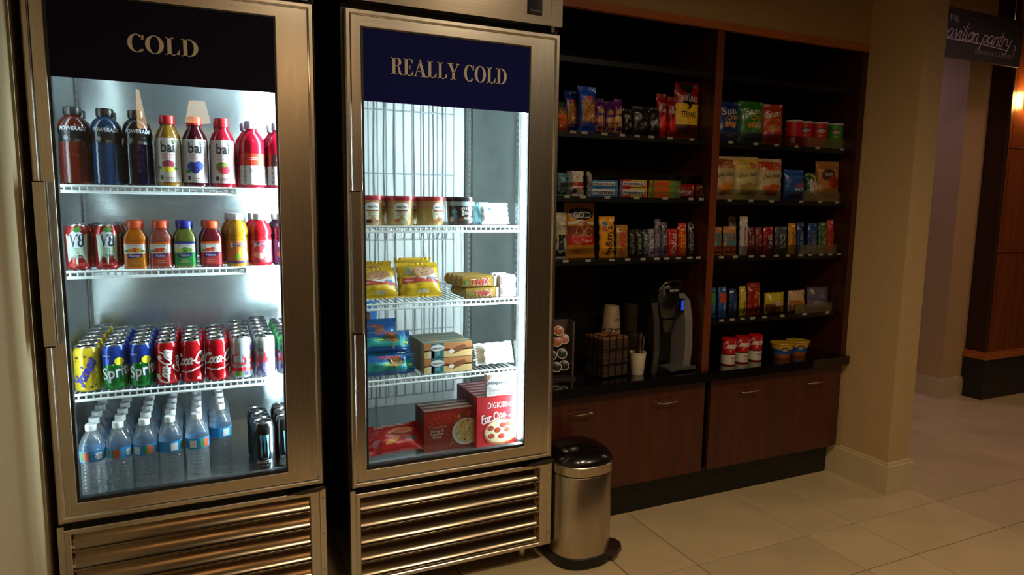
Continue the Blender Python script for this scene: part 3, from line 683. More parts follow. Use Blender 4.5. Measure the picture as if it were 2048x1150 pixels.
for ci, x in enumerate((-0.319, -0.2525, -0.186, -0.1195, -0.0475, 0.019)):
    for k in range(5):
        if ci == 5 and k == 0: continue
        lab = f'clear water bottle, {ORD[k] if k else "frontmost"} in {CN[ci]} row from the left wall'
        loc = (x-0.0006*k, 2.1685+k*0.0668+(0.012 if ci == 5 else 0), 0.4735)
        if not used: wb['label'] = lab; wb.location = loc; wb.rotation_euler = (0, 0, rots[ci]); used = True
        else: dup(wb, lab, loc, rots[ci] if k == 0 else random.uniform(0, 6))
# generic bottle
def bottle(name, label, group, prof, capprof, draw, power=2.0, seg=22, lab=None, cat='bottle'):
    t = thing(name, label, cat, group=group)
    MB().lathe(prof, seg, power=power).build('bottle_body', t, smooth=True)
    lathe_part('cap', capprof, t, 18)
    if draw:
        p = Print(round_front(prof_r(prof), power)); draw(p); p.build('label', t)
    return t
def juice(c, rough=.14): return M(c, rough=rough, coat=.08)
# sports drinks
def sport_prof(m):
    pr = [(0.030, 0), (0.036, 0.004), (0.0372, 0.012), (0.0355, 0.02)]
    for z in (0.03, 0.05, 0.07, 0.09): pr += [(0.0372, z), (0.0372, z+.011), (0.0358, z+.0155)]
    pr += [(0.0372, 0.113), (0.0345, 0.122), (0.0345, 0.136), (0.0372, 0.145), (0.0372, 0.156), (0.031, 0.174), (0.022, 0.183), (0.019, 0.186), (0.019, 0.19)]
    return [(r, z, m) for r, z in pr]
def d_pow(p):
    p.rect(-.05, .114, .05, .150, M('#0e0f14', rough=.3), 0, 14, 8); p.text('POWERADE', 0, .150, .0105, M('#b8bcc4'), wid=.066, shear=.15); p.ell(-.018, .125, .006, .007, M('#6a6e76'), 2)
for x, c, d in ((-0.319, '#48140c', 'dark red'), (-0.2425, '#0c2c4c', 'blue'), (-0.1655, '#0c0a1e', 'dark purple')):
    CP = M('#0d0d10', rough=.35); cp = [(0.0215, .188, CP), (0.022, .190, CP), (0.022, .207, CP), (0.020, .2095, CP)]
    b = bottle('sports_drink_bottle', f'{d} sports drink bottle with black cap, front of top shelf', 'sports drink bottles', sport_prof(juice(c)), cp, d_pow); b.location = (x, 2.205, 1.3505); b.rotation_euler = (0, 0, .12)
    dup(b, f'{d} sports drink bottle with black cap, behind its twin', (x-.002, 2.288, 1.3505), .5)
# antioxidant drinks
def bai_prof(m): return [(r, z, m) for r, z in ((0.031, 0), (0.034, 0.004), (0.0345, 0.012), (0.0345, 0.118), (0.0345, .128), (0.0325, 0.142), (0.026, 0.158), (0.018, 0.170), (0.0165, 0.174), (0.0165, 0.18))]
def d_bai(lab, fruit):
    def f(p):
        p.rect(-.052, .012, .042, .136, M(lab, rough=.4), 0, 18, 8); p.text('bai', .004, .112, .030, M('#2a2e36'), wid=.036); p.ell(.020, .127, .003, .0035, M('#4a9a3a'), 3)
        p.text('ANTIOXIDANT', .004, .0895, .0055, M('#c06a72'), wid=.036, bold=False); p.text('INFUSION', .002, .0805, .0055, M('#c06a72'), wid=.028, bold=False)
        fruit(p); p.rect(-.018, .019, -.010, .031, INK, 1); p.rect(-.006, .023, .016, .0255, M('#a06a50'), 1); p.rect(-.006, .018, .020, .0195, M('#8a8a90'), 1)
    return f
def fr1(p): p.ell(.004, .062, .016, .012, M('#a03a52'), 2); p.ell(.003, .048, .017, .008, M('#e0c84a'), 3); p.ell(-.018, .052, .008, .004, M('#3a7a3a'), 1, rot=-.5); p.ell(.022, .05, .007, .004, M('#3a7a3a'), 1)
def fr2(p): p.ell(-.006, .058, .013, .013, M('#2c3c86'), 2); p.ell(.012, .060, .013, .013, M('#34489a'), 3); p.ell(.003, .048, .011, .010, M('#26347a'), 4); p.ell(-.016, .044, .009, .005, M('#3a8a3a'), 1)
def fr3(p): p.ell(.0, .058, .017, .015, M('#6f8a3a'), 2); p.ell(.006, .050, .016, .012, M('#c83a4e'), 3); p.ell(.004, .063, .006, .006, M('#8aa04a'), 4)
RC = M('#b0121c', rough=.4)
for x, c, lab, fr, d in ((-0.089, '#8a6420', '#c9c2c0', fr1, 'amber'), (-0.0185, '#3c0a12', '#cfc8cc', fr2, 'dark berry'), (0.0555, '#9a1428', '#dccdd0', fr3, 'pink watermelon')):
    cp = [(0.020, .176, RC), (0.0205, .178, RC), (0.0205, .198, RC), (0.019, .2005, RC)]
    b = bottle('fruit_drink_bottle', f'{d} fruit infusion bottle with white label and red cap, front', 'white-label infusion bottles', bai_prof(juice(c)), cp, d_bai(lab, fr)); b.location = (x, 2.203, 1.3505); b.rotation_euler = (0, 0, -.12)
    dup(b, f'{d} fruit infusion bottle with red cap, behind its twin', (x-.002, 2.282, 1.3505), .5)
def vit_prof(m): return [(r, z, m) for r, z in ((0.033, 0), (0.0368, 0.004), (0.0375, 0.012), (0.0375, 0.105), (0.0385, .110), (0.037, .116), (0.0378, .122), (0.036, 0.138), (0.030, 0.154), (0.020, 0.166), (0.0165, 0.172), (0.0165, 0.18))]
def d_vit(c):
    def f(p):
        p.rect(-.046, .010, .046, .066, WHT, 0, 16, 4); p.rect(-.046, .066, .046, .102, M(c, rough=.35), 0, 16, 4)
        p.text('vitaminwater', -.026, .054, .011, INK, wid=.082, rot=PI/2, bold=False); p.text('vitaminwater', .038, .054, .011, INK, wid=.082, rot=PI/2, bold=False)
        for z in (.088, .083, .056, .053, .050, .047): p.rect(-.012, z, .012, z+.0014, M('#d8c0c0') if z > .07 else M('#8a8a90'), 1)
    return f
LC = M('#b8b4cc', rough=.4)
for x, c, c2, d in ((0.137, '#a00d22', '#d8321e', 'red'), (0.2145, '#8a0a24', '#201418', 'crimson')):
    cp = [(0.0195, .176, LC), (0.020, .178, LC), (0.020, .196, LC), (0.018, .199, LC)]
    b = bottle('vitamin_drink_bottle', f'{d} vitamin drink bottle with lilac cap, front of top shelf', 'vitamin drink bottles', vit_prof(juice(c)), cp, d_vit(c2)); b.location = (x, 2.205, 1.3505)
    dup(b, f'{d} vitamin drink bottle with lilac cap, behind its twin', (x-.008, 2.287, 1.3505), .4)
# square juice bottles
def nk_prof(m): return [(r, z, m) for r, z in ((0.027, 0), (0.0295, 0.003), (0.0302, 0.010), (0.0302, 0.076), (0.0302, 0.080), (0.029, 0.092), (0.023, 0.104), (0.019, 0.110), (0.018, .112), (0.018, .118))]
def d_nk(top, low, fr):
    def f(p):
        p.rect(-.0245, .008, .0245, .045, M(low, rough=.35), 0, 8, 3); p.rect(-.0245, .045, .0245, .070, M('#d9d8d4', rough=.35), 0, 8, 3); p.rect(-.0245, .070, .0245, .0765, M(top, rough=.35), 0, 8, 2)
        for (u, v, r, c) in fr: p.ell(u, v, r, r*.8, M(c), 1, 12, 2)
        p.poly([(-.016, .030), (.014, .033), (.017, .045), (.0, .043), (-.018, .042)], M('#26267c'), 2); p.text('Naked', -.001, .0375, .0075, M('#d0c8e0'), wid=.024, L=4)
        p.rect(-.014, .066, .014, .0672, M('#7a8aa8'), 1); p.rect(-.012, .016, .012, .0175, M('#e0b090'), 1); p.rect(-.009, .022, .009, .0235, M('#e0b090'), 1)
    return f
OC = M('#c8471a', rough=.4); BC = M('#171c84', rough=.4)
FR = [(-.010, .053, .006, '#d88a2a'), (0, .054, .008, '#c8501e'), (.010, .053, .007, '#e0a83a'), (-.018, .051, .004, '#4a8a3a'), (.018, .051, .004, '#4a8a3a')]
FR2 = [(-.008, .053, .007, '#c84030'), (.004, .054, .008, '#d04a3a'), (.013, .052, .005, '#e8d8c0'), (-.018, .051, .004, '#4a8a3a')]
FR3 = [(-.012, .052, .006, '#c8c04a'), (0, .055, .008, '#5a9a3a'), (.011, .052, .007, '#7aa83a'), (.0, .049, .006, '#3a7a2a')]
for x, c, cap, top, low, fr, d in ((-0.184, '#a85c12', OC, '#d0581e', '#b87018', FR, 'orange mango'), (-0.1195, '#8a4a42', OC, '#c8581e', '#b0443c', FR2, 'pink strawberry'), (-0.0565, '#5c6228', BC, '#1c2480', '#2a8a4a', FR3, 'green blue-capped'), (0.0135, '#5a1420', OC, '#d05a1e', '#b83a3c', FR2, 'dark berry')):
    cp = [(0.0205, .114, cap), (0.0225, .116, cap), (0.0225, .133, cap), (0.0205, .1365, cap)]
    b = bottle('square_juice_bottle', f'{d} smoothie in square bottle, front of second shelf', 'square smoothie bottles', nk_prof(juice(c)), cp, d_nk(top, low, fr), power=5.0, seg=32); b.location = (x, 2.200, 1.1155); b.rotation_euler = (0, 0, -.03)
    dup(b, f'{d} smoothie in square bottle, hidden behind the front one', (x-.004, 2.268, 1.1155))
def we_prof(m): return [(r, z, m) for r, z in ((0.030, 0), (0.0325, 0.004), (0.033, 0.012), (0.033, 0.080), (0.0331, .086), (0.031, .090), (0.0331, 0.098), (0.032, 0.110), (0.026, 0.126), (0.0175, 0.136), (0.0165, .14), (0.0165, .143))]
def d_we(base, low, sl):
    def f(p):
        p.rect(-.048, .012, .048, .079, M(base, rough=.35), 0, 16, 5); p.rect(-.048, .010, .048, .016, M(low), 1, 16, 1)
        p.poly([(-.022, .056), (.026, .058+sl), (.026, .076+sl), (-.022, .072)], WHT, 2); p.text("Welch's", .002, .066+sl*.5, .011, M('#23234e'), wid=.038, L=4, rot=.06+sl*8)
        for u, v, r, c in ((-.016, .034, .009, '#d8702a'), (.014, .042, .012, '#e8b83a'), (-.004, .030, .010, '#7aa83a'), (.020, .030, .010, '#d8d0b0')): p.ell(u, v, r, r, M(c if low != '#c02030' else '#e89a8a'), 1)
    return f
WC = M('#e6e6ea', rough=.4)
for x, c, base, low, sl, d in ((0.087, '#a8781c', '#c8743a', '#3a2a66', 0.0, 'yellow'), (0.1535, '#b0141e', '#c83a44', '#c02030', .002, 'bright red'), (0.2215, '#1c0e2e', '#4a3a7a', '#3a2a66', 0, 'dark grape')):
    cp = [(0.019, .139, WC), (0.0195, .141, WC), (0.0195, .156, WC), (0.018, .1585, WC)]
    b = bottle('fruit_juice_bottle', f'{d} fruit juice bottle with white cap, front of second shelf', 'white-capped juice bottles', we_prof(juice(c)), cp, d_we(base, low, sl)); b.location = (x, 2.205, 1.1155)
    dup(b, f'{d} fruit juice bottle with white cap, behind its twin', (x-.012, 2.276, 1.1155), .4)

# =================================================================== FROZEN GOODS
def bag_surf(w, h, t, seed=0, pinch=0.05, crimp=0.07, wr=1.0):
    rnd = random.Random(seed); ph = [rnd.uniform(0, 6.28) for _ in range(6)]
    def f(u, v, o, side=1):
        a = max(-1, min(1, 2*u/w)); b = max(-1, min(1, 2*v/h-1)); vv = v/h
        k = min(1.0, max(0.0, (vv-crimp*.6)/.16))*min(1.0, max(0.0, (1-crimp-vv)/.16)); k = k*k*(3-2*k)
        th = t/2*(max(0, 1-abs(a)**2.6)**.6)*(0.25*k+.75*k*(1-abs(b)**4)**.7)
        wrk = wr*.06*t*k*(math.sin(4*a+3*b+ph[0])+.7*math.sin(7*b-3*a+ph[1])+.5*math.sin(8*a+ph[2]+3*b))*(1-a*a)
        ed = wr*.0015*math.sin(26*vv+ph[3])*abs(a)
        return (u*(1-pinch*(1-b*b))+ed, -side*(th+wrk+o)+.0016*math.sin(30*a+ph[4])*(1-k), v)
    return f
def flip_surf(w, h, t, seed, **kw):
    g = bag_surf(h, w, t, seed, **kw)
    def f(u, v, o, side=1):
        a, b, c = g(v-h/2, u+w/2, o, side); return (c-w/2, b, a+h/2)
    return f
def bag_mesh(w, h, t, mat, seed=0, nu=18, nv=24, horiz=False, **kw):
    f = (flip_surf if horiz else bag_surf)(w, h, t, seed, **kw); m = MB()
    m.grid(lambda a, b: f(w*(a-.5), h*b, .0004), nu, nv, mat); m.grid(lambda a, b: f(-w*(a-.5), h*b, .0004, -1), nu, nv, mat)
    n = (nu+1)*(nv+1)
    for j in range(nv):   # close the side seams
        a = j*(nu+1); m.face((a+nu, n+a, n+a+nu+1, a+2*nu+1), mat); m.face((n+a+nu, a, a+nu+1, n+a+2*nu+1), mat)
    return m, f
def bag(name, label, cat, group, loc, w, h, t, mat, draw, rz=0.0, rx=0.0, seed=None, part='pouch', **kw):
    seed = seed if seed is not None else int(abs(loc[0])*1000)
    loc = (loc[0], loc[1], loc[2]+.5*t*abs(math.sin(rx)))
    e = thing(name, label, cat, loc, rz, group, rx)
    m, f = bag_mesh(w, h, t, mat, seed, **kw); m.build(part, e, smooth=True)
    if draw:
        p = Print(lambda u, v, o: f(u, v, o), base=.0012); draw(p, w, h); p.build('print', e)
    return e
def carton(name, label, cat, group, loc, w, d, h, mat, draw=None, rz=0.0, top=None, part='carton', rx=0.0):
    e = thing(name, label, cat, loc, rz, group, rx); c = .0012; m = MB()
    lo = [(-w/2, -d/2), (w/2, -d/2), (w/2, d/2), (-w/2, d/2)]
    m.prism([(-w/2+c, 0), (w/2-c, 0), (w/2, c), (w/2, h-c), (w/2-c, h), (-w/2+c, h), (-w/2, h-c), (-w/2, c)], -d/2, d/2, mat)
    m.build(part, e)
    MB().box((-w/2+.001, -d/2+.004, h), (w/2-.001, -d/2+.006+d*.35, h+.0006), top or mat).build('top_flap', e)
    if draw:
        p = Print(flat_front(-d/2), base=.0004); draw(p, w, h); p.build('print', e)
    return e
PK = dict(rough=.32, coat=.25); FR_ = dict(rough=.4)
# ice cream tubs
def tub(label, loc, c1, draw, lidc, group, name='ice_cream_tub'):
    t = thing(name, label, 'ice cream tub', loc, group=group)
    m1 = M(c1, **PK); pr = [(0.041, 0, m1), (0.0425, .002, m1), (0.0475, 0.080, m1), (0.0475, 0.083, m1)]
    lathe_part('tub_body', pr, t, 28); LDm = M(lidc, rough=.3)
    lathe_part('lid', [(0.0495, .081, LDm), (0.0502, .083, LDm), (0.0502, .093, LDm), (0.0492, .0955, LDm), (0.046, .0955, LDm), (0.045, .0935, LDm)], t, 28)
    p = Print(round_front(prof_r(pr))); draw(p); p.build('print', t)
    return t
def d_hd(u0, fr):
    def f(p):
        p.poly([(u0-.022, .005), (u0+.022, .005), (u0+.026, .055), (u0+.016, .074), (u0-.016, .074), (u0-.026, .055)], M('#d8d0b8'), 0, 4); p.rect(-.07, .055, .07, .079, M('#b0805a'), 0, 20, 2)
        p.ell(u0, .062, .024, .013, WHT, 2); p.text('Häagen-Dazs', u0, .061, .007, M('#333a40'), wid=.036, L=4); p.rect(u0-.020, .046, u0+.020, .0505, M('#8a3a22'), 2)
        for z in (.040, .036, .032): p.rect(u0-.014, z, u0+.014, z+.0014, M('#9a9078'), 2)
        for a, b, r, c in fr: p.ell(u0+a, b, r, r*.7, M(c), 3)
    return f
tub('cream ice cream tub with red lid at the freezer\'s left side', (0.483, 2.185, 1.2385), '#b89a58', d_hd(.004, ((-.012, .014, .010, '#5a2a1e'), (.006, .012, .009, '#b07a6a'), (.016, .014, .006, '#8a4a22'))), '#a8303a', 'red-lid ice cream tubs')
tub('cream ice cream tub with red lid, second from left', (0.587, 2.185, 1.2385), '#b89a58', d_hd(-.006, ((-.014, .016, .008, '#c8642a'), (.004, .013, .011, '#b8bcb8'), (.016, .012, .006, '#c8a84a'))), '#a8303a', 'red-lid ice cream tubs')
tub('cream ice cream tub with red lid beside the dark tub', (0.693, 2.185, 1.2385), '#b89a58', d_hd(.018, ((-.012, .014, .010, '#b8742a'), (.006, .018, .011, '#6a3a1e'), (.014, .010, .008, '#d0882a'))), '#a8303a', 'red-lid ice cream tubs')
for x, l in ((0.535, 'between the first two'), (0.642, 'between the second and third')): tub(f'cream ice cream tub with red lid behind, {l}', (x, 2.284, 1.2385), '#b89a58', d_hd(0, ()), '#a8303a', 'red-lid ice cream tubs')
def d_bj(p):
    p.rect(-.07, .066, .07, .080, M('#9ab0b8'), 0, 18, 2); p.rect(-.07, .0, .07, .012, M('#2a1a14'), 0, 18, 1)
    for u, v, r, c in ((-.035, .045, .010, '#4a8aa8'), (-.032, .03, .008, '#4a8aa8'), (-.045, .02, .009, '#c8b8a0'), (-.012, .02, .008, '#6a4a3a'), (.03, .018, .010, '#8a7a6a'), (.02, .012, .012, '#1a0e0a')): p.ell(u, v, r, r, M(c), 1)
    p.text("BEN & JERRY'S", .010, .058, .009, WHT, wid=.046, arc=6); p.poly([(-.010, .032), (.028, .032), (.030, .050), (-.010, .050)], M('#d8d4c8'), 2); p.text('Brownie', .010, .044, .007, INK, wid=.026, L=4); p.text('Batter', .010, .036, .007, INK, wid=.022, L=4); p.text('FROYO', .010, .0245, .007, WHT, wid=.026)
tub('dark brown ice cream tub with black lid', (0.800, 2.187, 1.2385), '#3a241c', d_bj, '#2a2224', 'dark ice cream tubs')
# frosted ice cream bars in white wrappers
def d_kl(p, w, h):
    B = M('#3a5a9a'); p.poly([(-w*.30, h*.62), (-w*.12, h*.62), (-w*.14, h*.85)], B, 1); p.poly([(w*.12, h*.82), (w*.34, h*.66), (w*.14, h*.66)], B, 1)
    p.text('Klondike', 0, h*.48, .008, M('#8a93a8'), wid=w*.6, bold=False); p.rect(-w*.25, h*.33, w*.25, h*.36, M('#d8b8b0'), 1); p.rect(-w*.2, h*.26, w*.24, h*.28, M('#c8c0d0'), 1)
WB = M('#dfe6ea', **PK); TEAL = M('#7fb4c0', **PK)
bag('ice_cream_sandwich', 'white wrapped ice cream square leaning beside dark tub', 'ice cream bar', 'white wrapped ice cream squares', (0.913, 2.150, 1.2385), .098, .076, .03, WB, d_kl, rz=.05, rx=-.25)
bag('ice_cream_sandwich', 'white wrapped ice cream square nearest the light tube', 'ice cream bar', 'white wrapped ice cream squares', (0.962, 2.205, 1.2385), .066, .074, .03, WB, d_kl, rz=.05, rx=-.25)
bag('ice_cream_sandwich', 'pale teal wrapped ice cream square turned sideways', 'ice cream bar', 'white wrapped ice cream squares', (0.882, 2.225, 1.2385), .07, .078, .026, TEAL, None, rz=-.5, rx=-.2)
# cookie sandwiches
def d_cook(u0):
    def f(p, w, h):
        p.rect(-w*.46, h*.36, w*.46, h*.52, M('#b03a2c'), 0, 10, 3); p.poly([(-w*.28, h*.52), (w*.1, h*.42), (w*.46, h*.44), (w*.46, h*.66), (0, h*.60)], M('#d8d4cc'), 1, 4)
        p.ell(u0*w, h*.68, w*.30, h*.17, M('#a87850'), 2, 24, 4, rot=.12)
        for a, b in ((-.15, .70), (.02, .76), (.10, .66), (-.05, .62), (.16, .74)): p.ell((a+u0)*w, b*h, w*.025, h*.014, M('#4a2a18'), 3, 8, 1)
        p.ell(w*.30, h*.48, w*.09, h*.035, M('#3a8ab8'), 3, rot=-.1); p.poly([(-w*.38, h*.60), (-w*.14, h*.60), (-w*.18, h*.84), (-w*.34, h*.84)], M('#9aa4a4'), 1) if u0 > 0 else None
        p.rect(-w*.10, h*.10, w*.16, h*.18, M('#b8b08a'), 1); p.text('cookies', -w*.30, h*.44, .006, M('#e8c0b8'), wid=w*.22, L=3)
        for a, b in ((-.4, .9), (-.2, .93), (.2, .9), (.38, .86)): p.ell(a*w, b*h, w*.02, h*.014, M('#4a2a18'), 2, 8, 1)
    return f
YB = M('#d0a818', **PK)
bag('cookie_sandwich_bag', 'yellow cookie sandwich bag at the freezer\'s left side, front', 'frozen snack', 'yellow cookie sandwich bags', (0.507, 2.150, 0.9885), .132, .112, .045, YB, d_cook(0), rz=.0, rx=-.55)
bag('cookie_sandwich_bag', 'yellow cookie sandwich bag beside the golden bars', 'frozen snack', 'yellow cookie sandwich bags', (0.652, 2.150, 0.9885), .145, .125, .045, YB, d_cook(.08), rz=.02, rx=-.5)
bag('cookie_sandwich_bag', 'yellow cookie sandwich bag at left, second from front', 'frozen snack', 'yellow cookie sandwich bags', (0.517, 2.225, 0.9885), .12, .125, .04, YB, d_cook(-.1), rz=.0, rx=-.35)
bag('cookie_sandwich_bag', 'yellow cookie sandwich bag in the middle, second from front', 'frozen snack', 'yellow cookie sandwich bags', (0.655, 2.225, 0.9885), .13, .135, .04, YB, d_cook(-.1), rz=.0, rx=-.35)
# bars lying in two layers
def laybar(name, label, group, loc, w, h, d, mat, draw):
    e = thing(name, label, 'ice cream bar', loc, group=group); m = MB(); n = 12
    def prof(a):   # pinched ends
        q = 1-abs(2*a-1); return .35+.65*min(1, q*7)
    N = 16
    for i in range(n+1):
        a = i/n; k = prof(a)
        for j in range(N):
            t = 2*PI*j/N; c, s_ = math.cos(t), math.sin(t); q = (abs(c)**4+abs(s_)**4)**-.25
            m.v.append((w*(a-.5), d/2*c*q*(k if k < 1 else 1), h/2+h/2*s_*q*k))
    for i in range(n):
        for j in range(N):
            jj = (j+1) % N; m.face((i*N+j, i*N+jj, (i+1)*N+jj, (i+1)*N+j), mat)
    m.face(list(range(N))[::-1], mat); m.face([n*N+j for j in range(N)], mat)
    m.build('wrapper', e, smooth=True)
    if draw:
        p = Print(flat_front(-d/2), base=.0006); draw(p, w, h); p.build('print', e)
    return e
GOLD = M('#8a6a2c', rough=.3, metal=.3); SNK = M('#e4dde6', **PK)
def d_twx(p, w, h): p.text('TWIX', w*.06, h*.48, h*.56, WHT, wid=w*.50, L=1, shear=-.1, rot=.03); p.text('TWIX', w*.06, h*.48, h*.50, M('#b01c2a'), wid=w*.47, L=3, shear=-.1, rot=.03); p.rect(-w*.36, h*.25, -w*.30, h*.6, M('#3a6a3a'), 1); p.rect(w*.42, .003, w*.49, h*.94, M('#d8cca8'), 1)
def d_snk(p, w, h): p.rect(-w*.46, h*.12, -w*.36, h*.88, M('#3a2a2a'), 1); p.poly([(-w*.36, h*.15), (-w*.30, h*.15), (-w*.26, h*.85), (-w*.34, h*.85)], M('#a02a4a'), 1); p.text('SNICKERS', w*.12, h*.5, h*.55, M('#34508c'), wid=w*.66, shear=.2); p.rect(-w*.3, h*.05, w*.45, h*.09, M('#a8405a'), 1)
for k in range(4):
    laybar('chocolate_ice_cream_bar', f'gold wrapped ice cream bar, lower layer, {ORD[k]} from front', 'gold ice cream bars', (0.858, 2.148+k*.036, 0.9885), .132, .037, .034, GOLD, d_twx if k == 0 else None)
    laybar('chocolate_ice_cream_bar', f'gold wrapped ice cream bar, upper layer, {ORD[k]} from front', 'gold ice cream bars', (0.848-.004*k, 2.150+k*.036, 1.026), .136, .040, .034, GOLD, d_twx if k == 0 else None)
for k in range(3):
    laybar('peanut_ice_cream_bar', f'white wrapped peanut ice cream bar, lower layer, {ORD[k]} from front', 'white peanut bars', (0.9605, 2.148+k*.036, 0.9885), .068, .037, .034, SNK, d_snk if k == 0 else None)
    laybar('peanut_ice_cream_bar', f'white wrapped peanut ice cream bar, upper layer, {ORD[k]} from front', 'white peanut bars', (0.9605, 2.150+k*.036, 1.026), .068, .038, .034, SNK, d_snk if k == 0 else None)
# blue cone bags
BLB = M('#1c5a9c', **PK)
def d_cone(p, w, h):
    p.rect(-w*.46, h*.24, w*.46, h*.66, M('#1f8f88'), 0, 16, 4); p.poly([(-w*.5, h*.55), (-w*.1, h*.50), (w*.46, h*.36), (w*.46, h*.44), (-w*.1, h*.62)], M('#c8c83a'), 1, 4)
    p.poly([(w*.02, h*.85), (w*.22, h*.80), (w*.26, h*.50), (w*.14, h*.12), (w*.04, h*.45)], M('#a8743c'), 2); p.ell(w*.12, h*.72, w*.11, h*.16, M('#7a4426'), 3); p.text('DRUMSTICK', w*.02, h*.86, .010, M('#d8505a'), wid=w*.4, rot=-.05); p.text('DRUMSTICK', w*.02, h*.855, .010, WHT, wid=w*.4, rot=-.05, L=2)
bag('ice_cream_cone_bag', 'blue ice cream cone bag lying lowest in the freezer pile', 'frozen snack', 'blue cone bags', (0.533, 2.155, 0.7355), .19, .072, .055, BLB, d_cone, rz=.03, rx=-.15, pinch=.02, horiz=True)
bag('ice_cream_cone_bag', 'blue ice cream cone bag in the middle of the pile', 'frozen snack', 'blue cone bags', (0.528, 2.165, 0.802), .175, .075, .055, BLB, d_cone, rz=-.05, rx=-.45, pinch=.02, horiz=True)
bag('ice_cream_cone_bag', 'blue ice cream cone bag leaning at the back of pile', 'frozen snack', 'blue cone bags', (0.515, 2.26, 0.7355), .17, .17, .055, BLB, d_cone, rz=.0, rx=-.25)
bag('ice_cream_cone_bag', 'blue ice cream cone bag topmost against the back', 'frozen snack', 'blue cone bags', (0.495, 2.37, 0.7355), .14, .22, .05, M('#2a6ab0', **PK), d_cone, rz=.2, rx=-.12)
# caramel bar boxes
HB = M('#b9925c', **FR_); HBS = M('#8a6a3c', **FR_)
def d_hbx(p, w, h):
    p.rect(-w*.498, h*.45, w*.498, h*.985, M('#b87a4a'), 0); p.rect(-w*.498, h*.02, w*.498, h*.55, M('#d8b478'), 0); p.rect(-w*.44, h*.02, -w*.30, h*.5, M('#d8ccb0'), 1)
    p.rect(-w*.36, .0006, -w*.10, h*.995, M('#1f6a72'), 1); p.ell(-w*.23, h*.68, w*.14, h*.22, WHT, 2); p.text('Häagen-Dazs', -w*.23, h*.67, .006, M('#2a3a40'), wid=w*.24, L=4)
    for z in (.34, .26, .18): p.rect(-w*.28, h*z, -w*.18, h*(z+.035), M('#9ac0c0'), 3)
    p.poly([(w*.02, h*.25), (w*.02, h*.45), (w*.18, h*.72), (w*.34, h*.80), (w*.38, h*.62), (w*.32, h*.45), (w*.1, h*.22)], M('#7c4420'), 2, 4); p.ell(w*.06, h*.40, w*.058, h*.14, M('#e8e0d0'), 3); p.rect(-w*.08, h*.56, 0, h*.60, M('#9a3a2a'), 1); p.rect(w*.38, h*.62, w*.49, h*.66, M('#9a3a2a'), 1)
for k in range(4):
    for lv, (zz, nm) in enumerate(((0.7355, 'lower'), (0.7885, 'upper'))):
        carton('ice_cream_bar_box', f'caramel ice cream bar box, {nm} layer, {ORD[k]} from front', 'box', 'caramel bar boxes', (0.741-.0005*k, 2.157+k*.0445, zz), .172, .043, .052, HB if k == 0 else HBS, d_hbx if k == 0 else None, top=M('#2f6a70', **FR_) if lv else None)
# foil bag
def d_foil(p, w, h): p.ell(-w*.22, h*.5, w*.14, h*.22, M('#c8b8a0'), 1); p.ell(-w*.05, h*.6, w*.10, h*.2, M('#b8b0a8'), 1)
bag('frozen_snack_bag', 'white glossy frozen snack bag beside caramel boxes', 'frozen snack', None, (0.925, 2.158, 0.7355), .148, .078, .05, M('#e0dcd6', **PK), d_foil, rz=.03, rx=-.35, pinch=.02, horiz=True)
# bottom of the freezer
FZ = 0.4625
def d_red(p, w, h):
    p.ell(w*.12, h*.66, w*.20, h*.10, M('#c8824a'), 1, rot=-.1); p.ell(w*.10, h*.66, w*.15, h*.06, M('#b84a2a'), 2, rot=-.1); p.ell(-w*.08, h*.36, w*.16, h*.08, M('#c8782a'), 1, rot=.4); p.text('BARON', -w*.02, h*.9, .010, M('#d8c8b8'), wid=w*.36); p.text('RED', -w*.27, h*.88, .010, M('#d8c8b8'), wid=w*.16); p.rect(w*.2, h*.3, w*.38, h*.42, M('#5a5a60'), 1)
bag('frozen_pizza_pack', 'red film-wrapped frozen pizza pack lying at left', 'frozen food', None, (0.562, 2.128, FZ), .195, .105, .045, M('#a81c1c', **PK), d_red, rz=.06, rx=-.75, pinch=.02, horiz=True)
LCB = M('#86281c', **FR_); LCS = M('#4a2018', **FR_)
def d_lean(p, w, h):
    p.rect(-w*.498, h*.62, w*.2, h*.96, M('#9a2416'), 0); p.text('LEAN', -w*.12, h*.86, .020, M('#c8361e'), wid=w*.42, L=1); p.text('CUISINE', -w*.10, h*.73, .020, M('#c8361e'), wid=w*.56, L=1); p.text('Comfort', -w*.24, h*.60, .012, M('#c88a5a'), wid=w*.34, bold=False, shear=.2)
    for t_, z in (('Shrimp &', .50), ('Angel Hair', .42), ('Pasta', .34)): p.text(t_, -w*.26, h*z, .009, M('#c8b8a8'), wid=w*(.26 if t_ != 'Pasta' else .16))
    p.ell(w*.30, h*.40, w*.27, h*.34, M('#c4ccd4'), 1, 28, 4); p.ell(w*.31, h*.42, w*.23, h*.30, M('#c8b070'), 2, 26, 4)
    rnd = random.Random(3)
    for i in range(46):
        a = rnd.uniform(0, 6.28); r = rnd.uniform(0, .92)**.5
        p.ell(w*.31+w*.20*r*math.cos(a), h*.42+h*.26*r*math.sin(a), w*rnd.uniform(.012, .035), h*rnd.uniform(.012, .03), M(rnd.choice(['#e0d0a0', '#d8c488', '#b8862e', '#a8401e', '#d8b0a0', '#c8a050', '#e4d8b8'])), 3+i % 3, 9, 1, rot=a)
    p.ell(w*.16, h*.80, w*.03, h*.05, M('#b88a2a'), 2, rot=.6); p.ell(w*.36, h*.84, w*.05, h*.03, M('#c8441e'), 2, rot=.8); p.ribbon([(-w*.02, h*.08), (w*.05, h*.16), (w*.02, h*.24)], .004, M('#b8703a'), 2)
for k in range(3): carton('frozen_meal_box', f'maroon frozen pasta meal box, {ORD[k]} of three', 'box', 'frozen pasta boxes', (0.748, 2.150+k*.036, FZ), .190, .034, .142, LCB if k == 0 else LCS, d_lean if k == 0 else None, top=M('#a89a80', **FR_))
